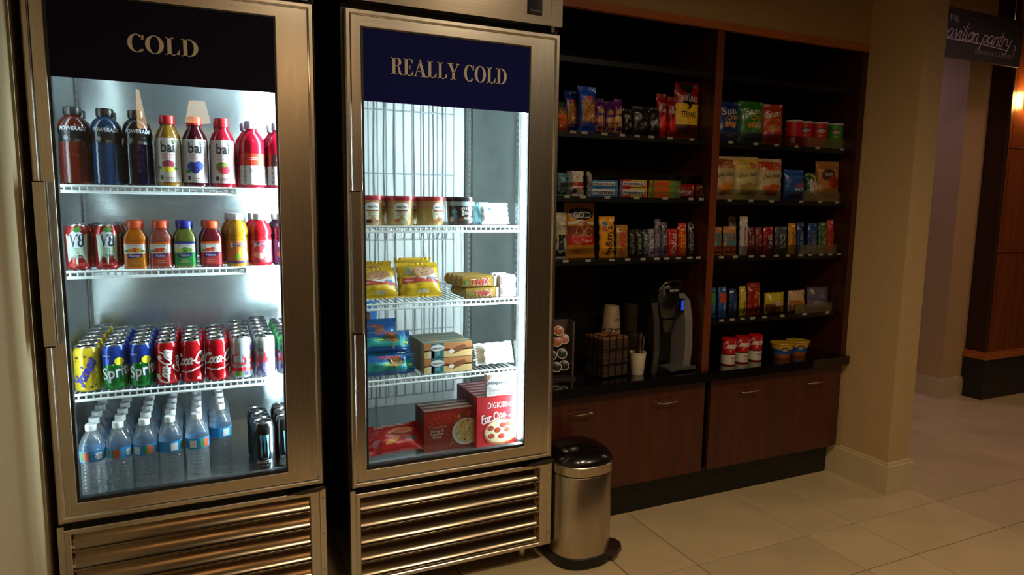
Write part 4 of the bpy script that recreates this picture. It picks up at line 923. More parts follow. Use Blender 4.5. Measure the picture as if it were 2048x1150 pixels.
DGB = M('#b5101a', **FR_); DGS = M('#7a0e14', **FR_)
def d_dig(p, w, h):
    p.text('DIGIORNO', w*.10, h*.82, .022, WHT, wid=w*.66, bold=False); p.text('For One', -w*.08, h*.60, .030, WHT, wid=w*.62, rot=.16, shear=.15); p.ribbon([(-w*.36, h*.46), (-w*.05, h*.52), (w*.25, h*.60)], .003, WHT)
    p.ell(w*.10, h*.27, w*.42, h*.26, M('#b8743a'), 1, 30, 4); p.ell(w*.10, h*.285, w*.39, h*.235, M('#d8c8a0'), 2, 30, 4)
    for a, b in ((-.16, .36), (.02, .31), (.16, .40), (.28, .30), (-.14, .20), (.12, .18), (.32, .42)): p.ell(w*a, h*b, w*.085, h*.052, M('#8c2418'), 3); p.ell(w*a, h*(b+.004), w*.07, h*.042, M('#a8361e'), 4)
    p.ell(w*.34, h*.58, w*.05, h*.03, M('#3a5ab0'), 2)
for k in range(6): carton('frozen_pizza_box', f'tall red frozen pizza box, {ORD[k]} from the glass', 'box', 'red frozen pizza boxes', (0.909, 2.1185+k*.0345, FZ), .150, .033, .181, DGB if k == 0 else DGS, d_dig if k == 0 else None, top=M('#a89a9c', **FR_))
def d_hdw(p, w, h): p.ell(0, h*.62, w*.48, h*.36, WHT, 2); p.text('Häagen-Dazs', 0, h*.62, .012, M('#4a5460'), wid=w*.88, L=4); p.text('pomegranate', 0, h*.27, .009, M('#a8a4a4'), wid=w*.8, bold=False); p.text('dark chocolate', 0, h*.13, .009, M('#a8a4a4'), wid=w*.84, bold=False); p.rect(-w*.498, h*.5, -w*.40, h*.98, M('#c87a5a'), 1)
carton('ice_cream_bar_box', 'white ice cream bar box standing on the red pizza boxes', 'box', None, (0.924, 2.1095, FZ+.1822), .112, .022, .078, M('#e2ddd6', **FR_), d_hdw)

# =================================================================== SHELVING WITH BASE CABINETS
XL, XD0, XD1, XR0, XR1, YB = 1.165, 1.925, 1.962, 2.777, 2.812, 2.56
un = thing('built_in_shelving', 'dark cherry wood built-in shelving with black shelves beside the freezer', 'shelving', (XL, YC, 0.607))
def Q(x, y, z): return (x-XL, y-YC, z-0.607)
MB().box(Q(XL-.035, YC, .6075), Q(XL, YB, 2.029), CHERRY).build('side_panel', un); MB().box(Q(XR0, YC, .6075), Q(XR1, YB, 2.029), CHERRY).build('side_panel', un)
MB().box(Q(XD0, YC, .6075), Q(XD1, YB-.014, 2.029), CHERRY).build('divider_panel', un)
MB().box(Q(XD0, YC-.002, .6075), Q(XD1, YC-.0002, 2.029), CHERRY_LIT).build('lit_edge_band', un)  # thin strip added to carry the painted light on the divider's edge
MB().box(Q(XL-.035, YC-.002, 2.029), Q(XR1, YC+.018, 2.059), CHERRY_X_LIT).build('top_rail', un)
MB().box(Q(XL-.035, YC+.0185, 2.032), Q(XR1, YB, 2.059), SHELF_BLK).build('top_panel', un)
MB().box(Q(XL, YB-.012, .6075), Q(XR0, YB, 2.029), SHELF_BLK).build('back_panel', un)
SH = {}
TAGX = {'L1': (1.28, 1.33, 1.42, 1.50, 1.57, 1.64, 1.73, 1.84), 'L2': (1.26, 1.33, 1.44, 1.58, 1.72, 1.85, 1.905), 'L3': (1.26, 1.36, 1.47, 1.545, 1.62, 1.69, 1.74, 1.80, 1.86, 1.905),
        'R1': (2.05, 2.19, 2.31, 2.43, 2.56, 2.72), 'R2': (2.06, 2.18, 2.30, 2.48, 2.60, 2.71), 'R3': (2.03, 2.11, 2.20, 2.27, 2.35, 2.42, 2.50, 2.56, 2.63, 2.69, 2.75), 'R4': (2.05, 2.11, 2.17, 2.23, 2.30, 2.41, 2.55, 2.70), 'L0': (), 'R0': ()}
for k, z in (('L0', 1.862), ('L1', 1.588), ('L2', 1.345), ('L3', 1.098), ('R0', 1.862), ('R1', 1.587), ('R2', 1.342), ('R3', 1.097), ('R4', 0.818)):
    a, b = (XL, XD0) if k[0] == 'L' else (XD1, XR0)
    s = MB().box(Q(a+.001, 2.262, z-.020), Q(b-.001, YB-.013, z), SHELF_BLK).build('shelf', un)
    s['label'] = 'black shelf board'
    if k[1] != '0':
        hl = .022 if k in ('L2',) else .045
        MB().box(Q(a+.004, 2.264, z+.0003), Q(b-.004, 2.2665, z+hl), ACRYLIC).build('acrylic_front_lip', s)
    for x in TAGX[k]: MB().box(Q(x-.013+random.uniform(-.002, .002), 2.259, z-.007), Q(x+.012, 2.2615, z+.003), M('#8a8272', rough=.6)).build('price_tag', s)
# base cabinets and counter
def pull(x, z, parent): MB().tube([(x-.048, YC-.0005, z), (x-.048, YC-.020, z), (x-.040, YC-.027, z), (x+.040, YC-.027, z), (x+.048, YC-.020, z), (x+.048, YC-.0005, z)], .0032, CHROME, 8).build('handle', parent, loc=(0, 0, 0), smooth=True)
def base(label, x0, x1, hx):
    t = thing('base_cabinet', label, 'cabinet', (0, 0, 0)); t.location = ((x0+x1)/2, YC, 0)
    inv = -Vector(((x0+x1)/2, YC, 0))
    def sh(o): o.location = inv; return o
    sh(MB().box((x0+.004, YC+.020, .15), (x1-.004, 2.86, .566), SHELF_BLK).build('carcass', t)); fr = sh(MB().box((x0, YC, .152), (x1, YC+.018, .560), CHERRY_F).build('drawer_front', t))
    for x in hx:
        pull(x, .494, fr)
    sh(MB().box((x0-.0165, YC+.052, .0), (x1+(.0163 if x1 < 2 else .0), YC+.06, .152), BLACK).build('toe_kick', t))
base('cherry wood base cabinet with two pulls behind the waste bin', 1.165, 1.951, (1.327, 1.742)); base('cherry wood base cabinet with two pulls beside the pilaster', 1.984, 2.790, (2.195, 2.600))
ct = MB(); ct.prism([(1.12, 2.205), (1.12, 2.93), (2.806, 2.93), (2.806, 2.205), (2.798, 2.197), (1.128, 2.197)], .5675, .607, COUNTER, axis='z')
tag(ct.build('countertop'), 'long glossy black countertop under the shelving', 'countertop')

# ------------------------------------------------------------------ bags and bars on the shelves
SY = 2.315
def T2(c): return M(c, **FR_)
def sbag(label, z, x, w, h, t, c, draw, group, cat='snack bag', name='snack_bag', y=SY, rz=0.0, rx=-.06, **kw):
    return bag(name, label, cat, group, (x, y, z+.0008), w, h, t, M(c, **PK), draw, rz=rz, rx=rx, **kw)
G = 'snacks on the upper left shelf'
def d_mix(p, w, h):
    rnd = random.Random(5); p.rect(-w*.44, h*.16, w*.44, h*.70, T2('#8a5a22'), 0, 8, 6)
    for i in range(40): p.ell(rnd.uniform(-.36, .36)*w, rnd.uniform(.2, .68)*h, w*.06, h*.022, M(rnd.choice(['#c8801e', '#a8601a', '#d8983a', '#5a3214', '#c87030'])), 1+i % 3, 7, 1, rot=rnd.uniform(0, 3))
    p.rect(-w*.2, h*.72, w*.2, h*.78, T2('#a82020'), 2)
def d_purp(c2):
    def f(p, w, h): p.rect(-w*.46, h*.08, w*.46, h*.50, T2(c2), 0); p.rect(-w*.28, h*.58, w*.28, h*.70, T2('#a8842a'), 1); p.rect(-w*.3, h*.30, w*.3, h*.33, T2('#8a4030'), 1); p.rect(-w*.3, h*.22, w*.3, h*.24, T2('#8a4030'), 1)
    return f
def d_nuts(p, w, h):
    rnd = random.Random(8)
    for i in range(26): p.ell(rnd.uniform(-.38, .38)*w, rnd.uniform(.12, .75)*h, w*.07, h*.03, M(rnd.choice(['#1a1612', '#2e2a22', '#4a4438', '#0e0c0a'])), 1+i % 3, 7, 1, rot=rnd.uniform(0, 3))
    p.poly([(-w*.2, h*.4), (w*.3, h*.3), (w*.2, h*.5)], T2('#6a6858'), 4)
def d_rb(p, w, h): p.text('PURE', 0, h*.62, .012, T2('#c0b0a8'), wid=w*.6); p.text('PURE', 0, h*.74, .010, T2('#8a7a70'), wid=w*.5); p.ell(0, h*.30, w*.36, h*.20, T2('#d81a1a'), 1)
def d_jerky(p, w, h):
    p.poly([(-w*.28, h*.97), (w*.28, h*.97), (w*.26, h*.62), (w*.0, h*.52), (-w*.26, h*.62)], T2('#120c0a'), 2, 4); p.text("JACK LINK'S", 0, h*.71, .022, T2('#b8b0a8'), wid=w*.68, L=5, rot=-.06)
    p.rect(-w*.48, h*.26, w*.48, h*.62, T2('#d8a81a'), 1, 12, 4); p.text('TERIYAKI', -w*.02, h*.44, .024, INK, wid=w*.58, L=4); p.rect(-w*.48, h*.05, w*.48, h*.26, T2('#4a1c14'), 1, 12, 3); p.ell(-w*.1, h*.17, w*.22, h*.08, T2('#3a2018'), 2)
Z = 1.588
sbag('orange cheese snack bag at the freezer end of top shelf', Z, 1.262, .042, .066, .03, '#d8641a', None, G, seed=3)
sbag('green and brown snack bag behind the orange one', Z, 1.285, .045, .122, .03, '#3a4a22', d_mix, G, y=2.365)
sbag('dark blue topped trail mix bag, left', Z, 1.325, .06, .165, .035, '#16307c', d_mix, G, y=2.36)
sbag('bright blue topped trail mix bag with nuts showing', Z, 1.374, .088, .180, .04, '#1a4ab4', d_mix, G, pinch=.16, rz=.1)
sbag('purple and peach snack pouch next to trail mix', Z, 1.430, .047, .140, .03, '#4a1a5a', d_purp('#b0764a'), G)
sbag('purple and tan snack pouch, middle of three', Z, 1.475, .041, .132, .03, '#4a1656', d_purp('#a8823a'), G)
sbag('purple pouch with yellow label, right of three', Z, 1.513, .042, .144, .03, '#5a1a62', d_purp('#c8a04a'), G)
sbag('dark narrow snack pouch right of the purple pouches', Z, 1.558, .042, .108, .03, '#16120e', d_nuts, G)
sbag('dark seed snack bag in the middle of top shelf', Z, 1.624, .084, .122, .035, '#1c1914', d_nuts, G)
sbag('dark pouch with pale patch beside red pouches', Z, 1.690, .052, .122, .032, '#181612', d_nuts, G)
sbag('red slim candy pouch, left of pair', Z, 1.735, .050, .182, .03, '#8c0f14', d_rb, G, y=2.325)
sbag('red slim candy pouch, right of pair', Z, 1.776, .044, .172, .03, '#7a1410', d_rb, G)
sbag('large red and yellow meat snack bag, top shelf right end', Z, 1.858, .130, .238, .04, '#8c1016', d_jerky, G, y=2.325, rx=-.02)
# middle shelf
G = 'candy on the middle left shelf'; Z = 1.345
def d_teal(p, w, h): p.rect(-w*.46, h*.06, w*.46, h*.55, T2('#1a1a1e'), 0)
def d_wr(p, w, h): p.rect(-w*.42, h*.40, w*.42, h*.54, T2('#8a1a1c'), 1); p.ell(-w*.12, h*.2, w*.14, h*.10, T2('#2a2a26'), 1); p.text('RED', w*.2, h*.28, .012, T2('#a82a2a'), wid=w*.4); p.ell(0, h*.74, w*.04, h*.03, INK, 1)
sbag('teal and black candy pouch at the freezer end', Z, 1.268, .042, .090, .025, '#4a7a7c', d_teal, G)
sbag('white candy pouch with red stripe', Z, 1.327, .076, .098, .03, '#b8b0a0', d_wr, G)
def d_men(c1, c2, c3):
    def f(p, w, h):
        p.rect(-w*.498, h*.04, -w*.1, h*.98, T2(c1), 0); p.rect(-w*.1, h*.04, w*.498, h*.98, T2(c2), 0); p.ell(-w*.34, h*.5, w*.12, h*.4, T2(c3), 1); p.ell(w*.36, h*.4, w*.1, h*.36, T2(c1), 1)
        p.rect(-w*.38, h*.24, w*.40, h*.76, T2('#b8b4b4'), 2); p.text('mentos', 0, h*.50, h*.40, T2('#14184a'), wid=w*.70, L=4)
    return f
def roll(label, x, z, w, h, c, draw, grp, y=SY): return carton('candy_rolls_pack', label, 'candy pack', grp, (x, y, z+.0006), w, .03, h, M(c, **PK), draw, part='pack')
MB_ = d_men('#2a5a8c', '#3a74a0', '#4a90b4'); MF_ = d_men('#a81c22', '#a89a2a', '#c8441e')
roll('blue mint roll pack, lower of the two', 1.447, Z, .134, .038, '#2a5a8c', MB_, G); roll('blue mint roll pack lying on the lower one', 1.449, Z+.0392, .128, .026, '#3a6a9a', MB_, G)
roll('red and yellow fruit chew roll pack, lower one', 1.588, Z, .136, .040, '#a81c22', MF_, G); roll('red and yellow fruit chew roll pack on top', 1.588, Z+.0412, .132, .030, '#8c1a3a', MF_, G)
def d_star(p, w, h): p.rect(-w*.498, 0.001, -w*.32, h*.98, T2('#2a6a2a'), 0); p.rect(-w*.32, 0.001, w*.26, h*.98, T2('#a8601e'), 0); p.rect(w*.26, 0.001, w*.498, h*.98, T2('#4a7a2a'), 0); p.text('Starburst', -w*.04, h*.5, h*.66, T2('#c8281a'), wid=w*.52)
for k, l in ((0, 'bottom'), (1, 'middle'), (2, 'top')): roll(f'orange and green fruit chew pack, {l} of three', 1.735, Z+k*.0242, .136, .0228, '#a8601e' if k < 2 else '#b84a5a', d_star, G)
def d_skt(p, w, h): p.text('Skittles', -w*.04, h*.42, h*.50, T2('#a89a9a'), wid=w*.74, L=3, rot=.03); p.ell(w*.42, h*.7, w*.06, h*.16, T2('#c8781a'), 2)
sbag('dark red candy pack lying flat at the divider', Z, 1.856, .112, .062, .03, '#7a0e12', d_skt, G, pinch=.02, rx=-.04, horiz=True)
for x, l in ((1.288, 'beside the white candy pouch'), (1.372, 'left of the blue mints'), (1.518, 'between blue mints and red chews'), (1.660, 'right of the red chews'), (1.8035, 'left of the dark red candy'), (1.915, 'at the shelf end')):
    m = MB().prism([(2.27, Z+.0006), (2.50, Z+.0006), (2.50, Z+.105), (2.30, Z+.105), (2.27, Z+.085)], 0, .0015, ACRYLIC, axis='x')
    tag(m.build('acrylic_divider', loc=(x, 0, 0)), f'clear upright acrylic shelf divider {l}', 'shelf divider', 'acrylic shelf dividers')
# lower left shelf
G = 'chocolate and pretzels on lower left shelf'; Z = 1.098
def d_wbk(p, w, h): p.rect(-w*.47, h*.05, w*.47, h*.52, T2('#101012'), 0); p.text('UTZ', 0, h*.68, .016, T2('#4a463c'), wid=w*.5); p.ribbon([(-w*.2, h*.35), (w*.1, h*.45), (w*.2, h*.2)], .004, T2('#a8a8a0'))
def d_rold(p, w, h):
    p.ell(0, h*.80, w*.40, h*.115, T2('#0e0e10'), 1, 24, 4); p.text('ROLD', 0, h*.845, .017, T2('#8a8478'), wid=w*.44, L=4); p.text('GOLD', 0, h*.775, .024, T2('#b0aca4'), wid=w*.56, L=4); p.poly([(-w*.44, h*.66), (0, h*.695), (w*.44, h*.66), (w*.44, h*.60), (0, h*.57), (-w*.44, h*.60)], T2('#b4aca0'), 1, 4); p.text('thins', 0, h*.635, .014, T2('#8a1c1c'), wid=w*.28, L=4)
    p.rect(-w*.46, h*.40, w*.46, h*.58, T2('#6a2c14'), 0, 10, 4); p.rect(-w*.46, h*.24, w*.46, h*.41, T2('#a81418'), 1, 10, 3); p.text('Original', w*.14, h*.32, .012, T2('#c8a890'), wid=w*.34, L=3)
    for a, b, r in ((-.18, .36, .14), (.2, .47, .12), (-.1, .48, .13)): p.ribbon([(a*w+r*w*math.cos(t), b*h+r*w*1.1*math.sin(t)) for t in [i*PI/7 for i in range(15)]], .004, T2('#a8743a'), 3)
def d_mm(p, w, h): p.text("m&m's", -w*.02, h*.42, w*.42, T2('#4a1e0e'), wid=h*.72, rot=PI/2, L=3); p.ell(-w*.22, h*.82, w*.16, h*.06, T2('#2a6a8a'), 1); p.ell(-w*.28, h*.70, w*.14, h*.06, T2('#a83a1a'), 1)
def d_vert(t_, c, bg=None, sc_=.55, wid=.74):
    def f(p, w, h):
        if bg: p.rect(-w*.32, h*.06, w*.32, h*.86, T2(bg), 0)
        p.text(t_, 0, h*.47, w*sc_, T2(c), wid=h*wid, rot=PI/2, L=3)
    return f
sbag('cream and black snack bag at the freezer end', Z, 1.268, .052, .182, .04, '#a8a08c', d_wbk, G)
sbag('large golden pretzel bag with black oval', Z, 1.362, .140, .222, .055, '#a8701e', d_rold, G, y=2.33)
sbag('yellow candy pouch with vertical brown lettering', Z, 1.480, .074, .168, .035, '#c8881a', d_mm, G, rz=.05)
bars = [(1.553, .056, .134, '#9a6c22', 'TWIX', '#b81c28', None, 'gold chocolate bar with red vertical lettering'), (1.602, .029, .116, '#2a1a12', 'MILKY WAY', '#5a7a4a', None, 'dark bar with green lettering beside the gold bar'), (1.636, .029, .118, '#241812', '3 MUSK', '#6a8a5a', None, 'dark bar with green lettering, second one'),
        (1.669, .027, .116, '#3a3a4a', 'PAYDAY', '#a8a8b8', '#24283c', 'dark blue-grey candy bar standing upright'), (1.700, .027, .118, '#8a8488', 'SNICKERS', '#1c2c6a', '#b8b0b0', 'pale candy bar with blue lettering'), (1.732, .030, .158, '#6a6070', 'SNICKERS', '#2a2a4a', '#8a7a88', 'tall silver candy bar in the middle'),
        (1.766, .031, .146, '#5a505c', 'BABY RUTH', '#2a2430', '#8a8088', 'tall grey-violet candy bar beside the red bars'), (1.809, .048, .118, '#a01414', 'KitKat', '#c0b4b0', None, 'red wafer bar standing upright'), (1.860, .046, .142, '#a82a12', 'REESE\'S', '#c8961e', None, 'orange-red peanut butter cup pack upright'), (1.905, .034, .148, '#1c100c', "HERSHEY'S", '#8a8a8a', None, 'dark brown chocolate bar next to the divider')]
for x, w_, h_, c, t_, tc, bg, l in bars: sbag(l, Z, x, w_, h_, .02, c, d_vert(t_, tc, bg), G, 'candy bar', 'candy_bar', crimp=.05, pinch=0.0)
# right bay
G = 'chips on the upper right shelf'; Z = 1.587
def d_sun(p, w, h):
    p.text('Sun', -w*.05, h*.76, .032, T2('#c0b8a8'), wid=w*.62, rot=.10); p.text('Chips', w*.10, h*.61, .020, T2('#b87e1e'), wid=w*.50, rot=.08)
    for a, b in ((-.18, .42), (-.05, .44), (.08, .43), (.18, .41)): p.ell(a*w, b*h, w*.06, h*.08, T2('#b8803a'), 2, 10, 2, rot=-.3)
    p.rect(-w*.4, h*.06, w*.4, h*.26, T2('#4a4858'), 1, 8, 3); p.text('PURE', 0, h*.16, .008, T2('#8a8898'), wid=w*.3)
def d_sun2(p, w, h): d_sun(p, w, h); p.ell(w*.22, h*.45, w*.12, h*.09, T2('#8a8a78'), 4)
sbag('blue multigrain chip bag next to the divider', Z, 2.075, .130, .175, .045, '#14306c', d_sun, G)
sbag('green multigrain chip bag', Z, 2.208, .138, .185, .05, '#2a6a24', d_sun2, G, rz=-.05)
def d_suno(p, w, h): p.text('Sun', -w*.05, h*.76, .032, T2('#c0b8a8'), wid=w*.66, rot=.14); p.text('Chips', w*.12, h*.62, .018, T2('#b8862e'), wid=w*.4, rot=.1); p.ell(0, h*.4, w*.3, h*.1, T2('#b86a2a'), 1); p.ell(0, h*.24, w*.34, h*.1, T2('#8a2a14'), 1); p.ell(.1*w, h*.44, w*.08, h*.05, T2('#6a6a2a'), 3)
sbag('orange-red multigrain chip bag leaning', Z, 2.332, .112, .182, .045, '#a8341a', d_suno, G, rz=-.2)
def crisp_can(label, x, c, rot, y=SY):
    t = thing('crisp_can', label, 'snack can', (x, y, Z+.0005), rot, 'stacked crisp cans'); m1 = M(c, rough=.35); r = .037
    pr = [(r-.001, 0, LID), (r, .003, m1), (r, .112, m1), (r, .113, m1)]
    lathe_part('tube', pr, t, 24); Wt = M('#a8a8a4', rough=.4); lathe_part('lid', [(r+.001, .111, Wt), (r+.0015, .113, Wt), (r+.0015, .119, Wt), (r-.002, .1195, Wt)], t, 24)
    p = Print(round_front(lambda v: r)); p.ell(0, .080, .018, .013, INK, 1); p.ell(0, .078, .018, .008, T2('#b0a8a0'), 2); p.text('Pringles', 0, .079, .008, T2('#8a1a1a'), wid=.030, L=4); p.text('Original', 0, .058, .007, T2('#c8a03a'), wid=.028, bold=False); p.rect(.040, .015, .058, .040, T2('#b0a8a0'), 1); p.build('print', t)
    return t
crisp_can('red crisp can behind the orange-red chip bag', 2.400, '#9a1a1e', -.5, 2.395)
crisp_can('red crisp can turned to show its barcode', 2.462, '#a8141a', -2.1)
crisp_can('red crisp can in the middle of three', 2.546, '#a8141a', -.55, 2.33)
crisp_can('red crisp can beside the green one', 2.625, '#a8141a', -.6)
crisp_can('green crisp can at the right end', 2.726, '#2c7a24', -.6)
crisp_can('green crisp can behind, between red and green', 2.690, '#3a6a2a', .5, 2.40)
G = 'chips on the second right shelf'; Z = 1.342
def d_lay(c, c2):
    def f(p, w, h):
        p.rect(-w*.47, h*.72, w*.47, h*.93, T2(c), 0, 10, 3); p.ell(w*.22, h*.80, w*.16, h*.09, T2('#b87a1e'), 1); p.ell(w*.22, h*.80, w*.13, h*.065, T2('#a8261e'), 2); p.text("Lay's", w*.22, h*.80, .011, T2('#b8b0a8'), wid=w*.2, L=4)
        p.text('Oven Baked', 0, h*.58, .020, T2('#28221c'), wid=w*.72, rot=.12, shear=.3, bold=False)
        for a, b in ((-.2, .28), (.02, .32), (.22, .30), (.1, .2), (-.1, .18)): p.ell(a*w, b*h, w*.16, h*.075, T2(c2), 1, 14, 2, rot=a)
    return f
sbag('tan baked chip bag with orange crisps, by the divider', Z, 2.068, .122, .188, .05, '#a8906a', d_lay('#7a3a16', '#b86a22'), G)
sbag('cream baked chip bag with yellow top', Z, 2.196, .136, .190, .05, '#a8985e', d_lay('#b8942a', '#8a7438'), G, rz=-.05)
sbag('cream baked chip bag with red-orange top, leaning', Z, 2.336, .136, .186, .05, '#a8946e', d_lay('#a8301a', '#a84a1e'), G, rz=-.12)
def d_ahoy(p, w, h): p.text('CHIPS', w*.08, h*.50, .018, T2('#a83a3a'), wid=w*.46, rot=.05); p.text('AHOY!', w*.08, h*.36, .018, T2('#b0b0b0'), wid=w*.46, rot=.05); p.ell(-w*.05, h*.16, w*.16, h*.09, T2('#6a4a2a'), 1); p.rect(-w*.44, h*.25, -w*.32, h*.75, T2('#14346a'), 1)
sbag('blue cookie bag right of the baked chips', Z, 2.490, .128, .142, .05, '#1a4a8c', d_ahoy, G)
sbag('dark blue cookie bag hidden behind the blue one', Z, 2.445, .09, .135, .04, '#12306a', None, G, y=2.40)
def d_bug(p, w, h): p.ell(0, h*.45, w*.34, h*.36, T2('#b0aca0'), 1, 20, 3, rot=.15); p.text('Simply', 0, h*.45, .020, T2('#a81c24'), wid=h*.56, rot=PI/2+.15, L=3); p.ell(w*.1, h*.86, w*.2, h*.06, T2('#a89a2a'), 2)
sbag('green snack bag with white oval', Z, 2.598, .074, .134, .04, '#1e4422', d_bug, G)
def d_brn(p, w, h): p.ell(-w*.08, h*.66, w*.30, h*.15, T2('#3a2414'), 1, rot=.1); p.text('Simply', -w*.06, h*.68, .018, T2('#a8a090'), wid=w*.4, rot=.1, L=3); p.ell(w*.16, h*.48, w*.26, h*.15, T2('#8a2014'), 2); p.ell(0, h*.20, w*.32, h*.12, T2('#7a4a1e'), 1)
sbag('brown and tan chip bag at the right end', Z, 2.703, .138, .188, .05, '#9a6428', d_brn, G, rz=-.1)
G = 'nutrition bars on the third right shelf'; Z = 1.097
def d_clif(p, w, h): p.rect(-w*.47, h*.32, w*.47, h*.78, T2('#3f6a6c'), 0); p.rect(-w*.47, h*.06, w*.47, h*.34, T2('#7a2a18'), 0); p.text('CLIF', -w*.14, h*.66, w*.22, T2('#b02a22'), wid=h*.36, rot=PI/2, L=3); p.ell(w*.22, h*.6, w*.12, h*.09, T2('#6a4a3a'), 1)
sbag('tan, teal and red oat bar by the divider', Z, 2.040, .076, .126, .022, '#9a6a3a', d_clif, G, 'snack bar', 'snack_bar'); sbag('tan, teal and red oat bar, second one', Z, 2.124, .076, .128, .022, '#a87040', d_clif, G, 'snack bar', 'snack_bar')
sbag('tall white wrapped bar, front one', Z, 2.205, .048, .172, .022, '#a8a098', d_vert('NUTRITION', '#8a1c22', None, .3, .5), G, 'snack bar', 'snack_bar'); sbag('tall white wrapped bar behind the front one', Z, 2.215, .046, .170, .022, '#8a8478', None, G, 'snack bar', 'snack_bar', y=2.40)
for x, w_, h_, c, t_, tc, bg, l in ((2.250, .038, .124, '#5a1a20', 'LUNA', '#8a7a6a', '#3a1c1c', 'dark red slim bar beside white bar'), (2.294, .040, .124, '#6a2222', 'LUNA', '#a88a5a', '#4a2420', 'brownish red slim bar, second one'), (2.352, .058, .126, '#8a1c1c', 'KIND', '#b0a8a0', '#2a1414', 'red nut bar with dark centre'), (2.430, .072, .126, '#3c4044', 'KIND', '#a0a0a0', '#2a2c30', 'grey nut bar with dark centre'), (2.500, .046, .142, '#b07a14', 'ZONE', '#6a4a1a', None, 'yellow bar standing upright'), (2.552, .044, .146, '#14305a', 'PURE', '#5a7a9a', None, 'dark blue bar right of the yellow'), (2.632, .060, .142, '#1a3c7c', 'CRUNCH', '#7a6a5a', '#243a60', 'royal blue crunch bar'), (2.700, .056, .146, '#3a5a26', 'NUTRI', '#8a8a6a', '#4a4a2c', 'green bar second from the right end'), (2.752, .040, .158, '#a8181a', 'ZONE', '#7a3a1a', '#8a3018', 'red bar at the right end')):
    sbag(l, Z, x, w_, h_, .022, c, d_vert(t_, tc, bg, .4, .5), G, 'snack bar', 'snack_bar', crimp=.06, pinch=0.0)
G = 'bars and packs on the lowest right shelf'; Z = 0.818
for x, w_, h_, c, bg, tc, l in ((2.040, .050, .136, '#1a4a7a', '#2a7a3a', '#8aa0b0', 'blue and green rice bar by the divider'), (2.100, .052, .136, '#1c4a80', '#a83a22', '#8aa0b0', 'blue and red rice bar, second one'), (2.162, .050, .126, '#1a2c50', '#1c3460', '#7a8aa0', 'navy rice bar, third one'), (2.220, .044, .134, '#a8942a', '#b09c3a', '#5a4a1a', 'yellow snack bar, fourth one')):
    def dd(p, w, h, bg=bg, tc=tc): p.rect(-w*.44, h*.5, w*.44, h*.80, T2(bg), 0); p.text('Quaker', 0, h*.30, w*.3, T2(tc), wid=h*.42, rot=PI/2, L=3)
    sbag(l, Z, x, w_, h_, .022, c, dd, G, 'snack bar', 'snack_bar', rz=.1)
def d_or(p, w, h): p.rect(-w*.1, h*.08, w*.42, h*.82, T2('#a86a1a'), 0); p.text('Quaker', w*.16, h*.4, w*.24, T2('#5a1a14'), wid=h*.5, rot=PI/2, L=3)
sbag('orange and red snack pouch, fifth one', Z, 2.284, .076, .148, .03, '#7a1c12', d_or, G)
def d_yp(p, w, h): p.rect(-w*.46, h*.08, w*.46, h*.45, T2('#5a2a14'), 0); p.ell(0, h*.45, w*.36, h*.14, T2('#a08a6a'), 1)
sbag('yellow and brown cookie pack', Z, 2.412, .118, .098, .04, '#a8921e', d_yp, G, pinch=.02, horiz=True); sbag('tan pastry pack with shiny top', Z, 2.552, .104, .102, .04, '#a88a68', lambda p, w, h: (p.rect(-w*.44, h*.08, w*.44, h*.55, T2('#8a4a1e'), 0), p.ell(0, h*.4, w*.3, h*.16, T2('#a8641e'), 1)), G, pinch=.02, horiz=True)
sbag('grey violet cracker pack at the right end', Z, 2.694, .138, .112, .045, '#4e4754', lambda p, w, h: (p.text('UTZ', w*.1, h*.62, .018, T2('#8a8490'), wid=w*.3), p.ell(-w*.1, h*.3, w*.3, h*.14, T2('#6a646c'), 1)), G, pinch=.02, horiz=True)

# ------------------------------------------------------------------ on the counter
CZ = 0.6075
def d_cam(p):
    p.rect(-.07, .005, .07, .050, T2('#b8b0a0'), 0, 22, 2); p.script('Campbell', .0, .085, .017, T2('#c8b8b0'), wd=.2, slant=.25, wid=.072); p.rect(-.07, .047, .07, .051, INK, 1, 22, 1); p.text('TOMATO', .014, .032, .008, T2('#a02020'), wid=.030); p.text('SOUP', .014, .018, .008, T2('#8a8478'), wid=.018)
SR = M('#a80c16', rough=.35)
for i, (x, y, rz) in enumerate(((2.125, 2.29, -.35), (2.213, 2.30, -.4), (2.302, 2.31, -.45))):
    t = thing('soup_can', ('red and white soup cup nearest the divider', 'red and white soup cup, middle of three', 'red and white soup cup, right of three')[i], 'soup can', (x, y, CZ), rz, 'soup cups on the counter')
    pr = [(.029, 0, SR), (.031, .003, SR), (.0325, .11, SR), (.0325, .112, SR)]; lathe_part('cup_body', pr, t, 22); lathe_part('lid', [(.0335, .110, SR), (.034, .112, SR), (.034, .118, SR), (.031, .1205, SR)], t, 22)
    p = Print(round_front(prof_r(pr))); d_cam(p); p.build('label', t)
for i, (x, y) in enumerate(((2.462, 2.30), (2.574, 2.31))):
    t = thing('noodle_bowl', ('small blue and yellow noodle bowl, left one', 'small blue and yellow noodle bowl, right one')[i], 'bowl', (x, y, CZ), -.5, 'noodle bowls on the counter')
    a, b, c = M('#8a4a1e', rough=.4), M('#b08a20', rough=.4), M('#144a90', rough=.4)
    pr = [(.036, 0, a), (.038, .003, a), (.042, .022, a), (.0425, .024, c), (.048, .046, c), (.0485, .048, b), (.052, .068, b)]; lathe_part('bowl_body', pr, t, 26); lathe_part('foil_lid', [(.053, .067, b), (.055, .069, b), (.054, .072, b)], t, 26)
    p = Print(round_front(prof_r(pr))); p.ell(.0, .045, .016, .014, T2('#4a3a18'), 1); p.ell(.0, .043, .010, .008, T2('#8a8a7a'), 2); p.build('label', t)
